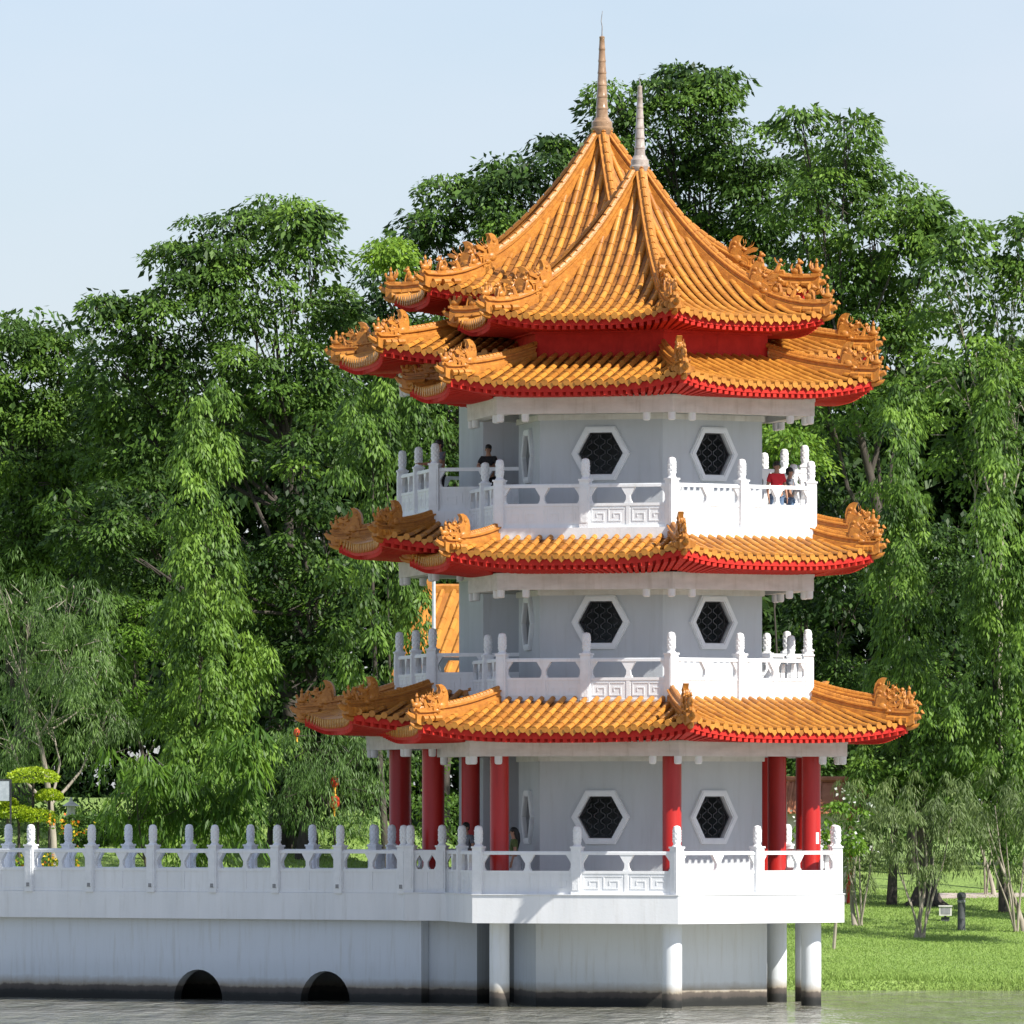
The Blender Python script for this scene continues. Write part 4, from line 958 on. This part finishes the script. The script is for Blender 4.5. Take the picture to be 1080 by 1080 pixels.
# ------------------------------------------------------------------ people
def skinmesh(name, verts, edges, mat, parent, sub=2, root=0):
    me = bpy.data.meshes.new(name); me.from_pydata([v[:3] for v in verts], edges, []); me.materials.append(mat)
    o = link(name, me, parent); sk = o.modifiers.new('skin','SKIN'); 
    layer = me.skin_vertices[0] if me.skin_vertices else None
    if layer is None:
        bpy.context.view_layer.objects.active = o
        layer = me.skin_vertices.new(name='')
    for i, v in enumerate(verts):
        rx = v[3]; ry = v[4] if len(v) > 4 else v[3]; layer.data[i].radius = (rx, ry); layer.data[i].use_root = (i == root)
    sk.use_smooth_shade = True; sb = o.modifiers.new('sub','SUBSURF'); sb.levels = sub; sb.render_levels = sub
    return o
def person(loc, face, H, label, shirt, pants, hair_long=False, arms='down', group=None, skirt=False):
    """face: azimuth the person looks to (deg from the camera direction, right positive)."""
    s = H/1.72; par = empty('person', loc, label, 'person', group)
    d = dr(face); par.rotation_euler = (0,0,math.atan2(d.y,d.x)+math.pi/2)   # local -y is forward
    par.scale = (s,s,s)
    V = [(0,0,.95,.15,.11),(0,.01,1.12,.135,.10),(0,.015,1.30,.155,.11),(0,.02,1.42,.10,.08),(0,.01,1.48,.055,.055),(0,-.005,1.56,.062,.07),(0,-.01,1.64,.072,.09),(0,0,1.69,.05,.06)]
    E = [(0,1),(1,2),(2,3),(3,4),(4,5),(5,6),(6,7)]
    for sx in (-1,1):
        b = len(V); V += [(sx*.09,0,.86,.095,.10),(sx*.10,-.01,.50,.062,.062),(sx*.10,.02,.12,.042,.045),(sx*.10,.01,.05,.045,.05),(sx*.11,-.13,.035,.04,.03)]
        E += [(0,b),(b,b+1),(b+1,b+2),(b+2,b+3),(b+3,b+4)]
        b = len(V)
        if arms == 'down': A = [(sx*.17,.02,1.38),(sx*.235,.03,1.12),(sx*.25,-.05,.88),(sx*.245,-.07,.80)]
        elif arms == 'rail': A = [(sx*.17,.0,1.38),(sx*.27,-.08,1.15),(sx*.12,-.33,1.14),(sx*.04,-.36,1.15)]
        else: A = [(sx*.17,.0,1.38),(sx*.24,-.10,1.16),(sx*.22,-.36,1.16),(sx*.21,-.44,1.17)]
        V += [(*A[0],.058),(*A[1],.042),(*A[2],.028),(*A[3],.032,.018)]
        E += [(2,b),(b,b+1),(b+1,b+2),(b+2,b+3)]
        w, h = Vector(A[2]), Vector(A[3]); dd = (h-w).normalized(); sd = dd.cross(Vector((0,0,1))); sd = sd.normalized() if sd.length > .3 else Vector((0,1,0))
        for q, (off, ln) in enumerate(((-.024,.065),(-.008,.078),(.008,.075),(.024,.058))):
            k = len(V); p1 = h+sd*off+dd*.03; p2 = p1+dd*ln*.55+Vector((0,0,-.008)); p3 = p2+dd*ln*.4+Vector((0,0,-.02))
            V += [(*p1,.009),(*p2,.0085),(*p3,.007)]; E += [(b+3,k),(k,k+1),(k+1,k+2)]
        k = len(V); p1 = w+(h-w)*.7 - sd*.034; p2 = p1+dd*.03-sd*.014; V += [(*p1,.011),(*p2,.009)]; E += [(b+3,k),(k,k+1)]
    skinmesh('body', V, E, M['skin'], par)
    mb = MB()     # facial features
    mb.tube([(0,-.088,1.615),(0,-.118,1.585),(0,-.10,1.575)],[.008,.014,.012],6); mb.tube([(-.02,-.092,1.545),(0,-.098,1.543),(.02,-.092,1.545)],[.004,.007,.004],5)
    for sx in (-1,1): mb.ball((sx*.075,0,1.60),(.012,.022,.032),6,5)
    mb.build('face', M['skin'], par, True)
    mb = MB()
    for sx in (-1,1): mb.ball((sx*.028,-.090,1.622),(.012,.008,.008),6,5)
    mb.build('eyes', M['hair'], par, True)
    mb = MB(); mb.ball((0,.018,1.665),(.088,.108,.085),14,10); mb.ball((0,.045,1.61),(.08,.08,.09),12,8)
    if hair_long: mb.tube([(0,.06,1.68),(0,.095,1.55),(0,.11,1.38),(0,.10,1.18)],[.07,.085,.08,.035],10)
    mb.build('hair', M['hair'], par, True)
    # shirt
    VS = [(0,0,.93,.165,.125),(0,.01,1.12,.15,.115),(0,.015,1.30,.172,.125),(0,.02,1.415,.10,.085)]; ES = [(0,1),(1,2),(2,3)]
    for sx in (-1,1):
        b = len(VS); A = {'down':[(.17,.02,1.38),(.215,.027,1.20)],'rail':[(.17,0,1.38),(.24,-.055,1.22)],'fwd':[(.17,0,1.38),(.22,-.07,1.22)]}[arms]
        VS += [(sx*A[0][0],A[0][1],A[0][2],.075),(sx*A[1][0],A[1][1],A[1][2],.066)]; ES += [(2,b),(b,b+1)]
    skinmesh('shirt', VS, ES, M[shirt], par)
    if skirt:
        mb = MB(); mb.lathe([(.27,.45),(.255,.6),(.20,.85),(.155,.98)],18); mb.build('skirt', M[pants], par, True)
    else:
        VP = [(0,0,.95,.16,.12)]; EP = []
        for sx in (-1,1):
            b = len(VP); VP += [(sx*.09,0,.85,.105,.11),(sx*.10,-.01,.50,.078,.08),(sx*.10,.02,.09,.062,.066)]; EP += [(0,b),(b,b+1),(b+1,b+2)]
        skinmesh('trousers', VP, EP, M[pants], par)
    mb = MB()
    for sx in (-1,1): mb.ball((sx*.105,-.05,.035),(.05,.14,.045),10,6)
    mb.build('shoes', M['black'], par, True)
    return par
PG = 'visitors on the pagoda balconies'
person((CF[0]+3.42, CF[1]-.75, 11.87), 20, 1.72, 'man in a red t-shirt and blue jeans on the right of the top balcony', 'redshirt', 'jeans', arms='down')
person((CF[0]+3.78, CF[1]+.25, 11.87), 75, 1.60, 'person in grey and jeans behind the man in red, reaching towards the railing', 'grey', 'jeans', arms='fwd')
person((-.60, 251.95, 12.45), -15, 1.66, 'person in black with folded arms on the top balcony, against the pale wall', 'black', 'black', arms='rail')
person((-1.86, 253.6, 12.45), -60, 1.84, 'dark-haired person mostly hidden behind a corner post of the upper left balcony', 'grey', 'black', arms='fwd')
person((-1.17, 250.6, 2.79), -40, 1.76, 'person in a dark top between two red columns on the lowest deck, left', 'grey', 'black', arms='down')
person((.03, 248.4, 2.79), -85, 1.64, 'long-haired woman in an olive top and pale skirt beside the front left red column', 'greenc', 'pale_cloth', True, 'down', skirt=True)

# notice stuck on the right column
mb = MB(); p = dr(A0+60)*4.55; 
q = Vector((CF[0]+p.x, CF[1]+p.y, 0)); n = dr(38); t = dr(128)
pts = []
for z in (zy(890,248), zy(878,248)):
    pts.append([q + dr(28+i*6)*.240 + Vector((0,0,z)) for i in range(5)])
for i in range(4): mb.add([pts[0][i],pts[0][i+1],pts[1][i+1],pts[1][i]],[(0,1,2,3)])
mb2 = MB()
for r0 in pts: pass
for i in range(4):
    a,b_,c_,d_ = pts[0][i],pts[0][i+1],pts[1][i+1],pts[1][i]
    mb2.add([a,b_,c_,d_],[(0,1,2,3)])
ob = mb2.build('notice', M['white']); tag(ob,'small white notice stuck on the front right red column','notice')

# ------------------------------------------------------------------ light, sky, camera
AZ, EL = 51.0, 43.0
sd = Vector((math.sin(R_(AZ))*math.cos(R_(EL)), -math.cos(R_(AZ))*math.cos(R_(EL)), math.sin(R_(EL))))
w = bpy.data.worlds.new('World'); bpy.context.scene.world = w; w.use_nodes = True; nt = w.node_tree
sky = nt.nodes.new('ShaderNodeTexSky'); sky.sky_type = 'NISHITA'; sky.sun_disc = False; sky.sun_elevation = R_(EL)
sky.sun_rotation = math.atan2(sd.x, sd.y); sky.air_density = 1.0; sky.dust_density = 0.6; sky.ozone_density = 2.0; sky.altitude = 0
bg = nt.nodes['Background']; bg.inputs[1].default_value = .086
tn = nt.nodes.new('ShaderNodeMix'); tn.data_type = 'RGBA'; tn.blend_type = 'MULTIPLY'; tn.inputs[0].default_value = 1; tn.inputs[7].default_value = (.95,.945,1.08,1)
tc = nt.nodes.new('ShaderNodeTexCoord'); mp = nt.nodes.new('ShaderNodeMapping'); mp.inputs['Scale'].default_value = (14,14,34)
cn = nt.nodes.new('ShaderNodeTexNoise'); cn.inputs['Scale'].default_value = 1.0; cn.inputs['Detail'].default_value = 6
cr = nt.nodes.new('ShaderNodeValToRGB'); cr.color_ramp.elements[0].position = .42; cr.color_ramp.elements[1].position = .8
cr.color_ramp.elements[0].color = (.35,.35,.35,1); cr.color_ramp.elements[1].color = (.75,.75,.75,1)
hz = nt.nodes.new('ShaderNodeMix'); hz.data_type = 'RGBA'; hz.inputs[7].default_value = (5.7,6.3,7.2,1)
nt.links.new(tc.outputs['Generated'], mp.inputs[0]); nt.links.new(mp.outputs[0], cn.inputs['Vector']); nt.links.new(cn.outputs[0], cr.inputs[0]); nt.links.new(cr.outputs[0], hz.inputs[0])
nt.links.new(sky.outputs[0], tn.inputs[6]); nt.links.new(tn.outputs[2], hz.inputs[6]); nt.links.new(hz.outputs[2], bg.inputs[0])
sl = bpy.data.lights.new('sun','SUN'); sl.energy = 5.0; sl.angle = R_(.53); sl.color = (1,.95,.87)
so_ = bpy.data.objects.new('sun', sl); C.objects.link(so_); so_.rotation_euler = sd.to_track_quat('Z','Y').to_euler(); so_.location = (100,150,120)
cam = bpy.data.cameras.new('camera'); co = bpy.data.objects.new('camera', cam); C.objects.link(co)
cam.sensor_width = 36; cam.lens = F/1080*36; cam.shift_y = (HZ-540)/1080; cam.clip_start = 1; cam.clip_end = 6000
co.location = (0,0,EYE); co.rotation_euler = (R_(90),0,0); bpy.context.scene.camera = co
sc = bpy.context.scene; sc.view_settings.view_transform = 'Standard'; sc.view_settings.look = 'None'; sc.view_settings.exposure = .62; sc.view_settings.gamma = 1
print('LEAVES', LEAFN[0])
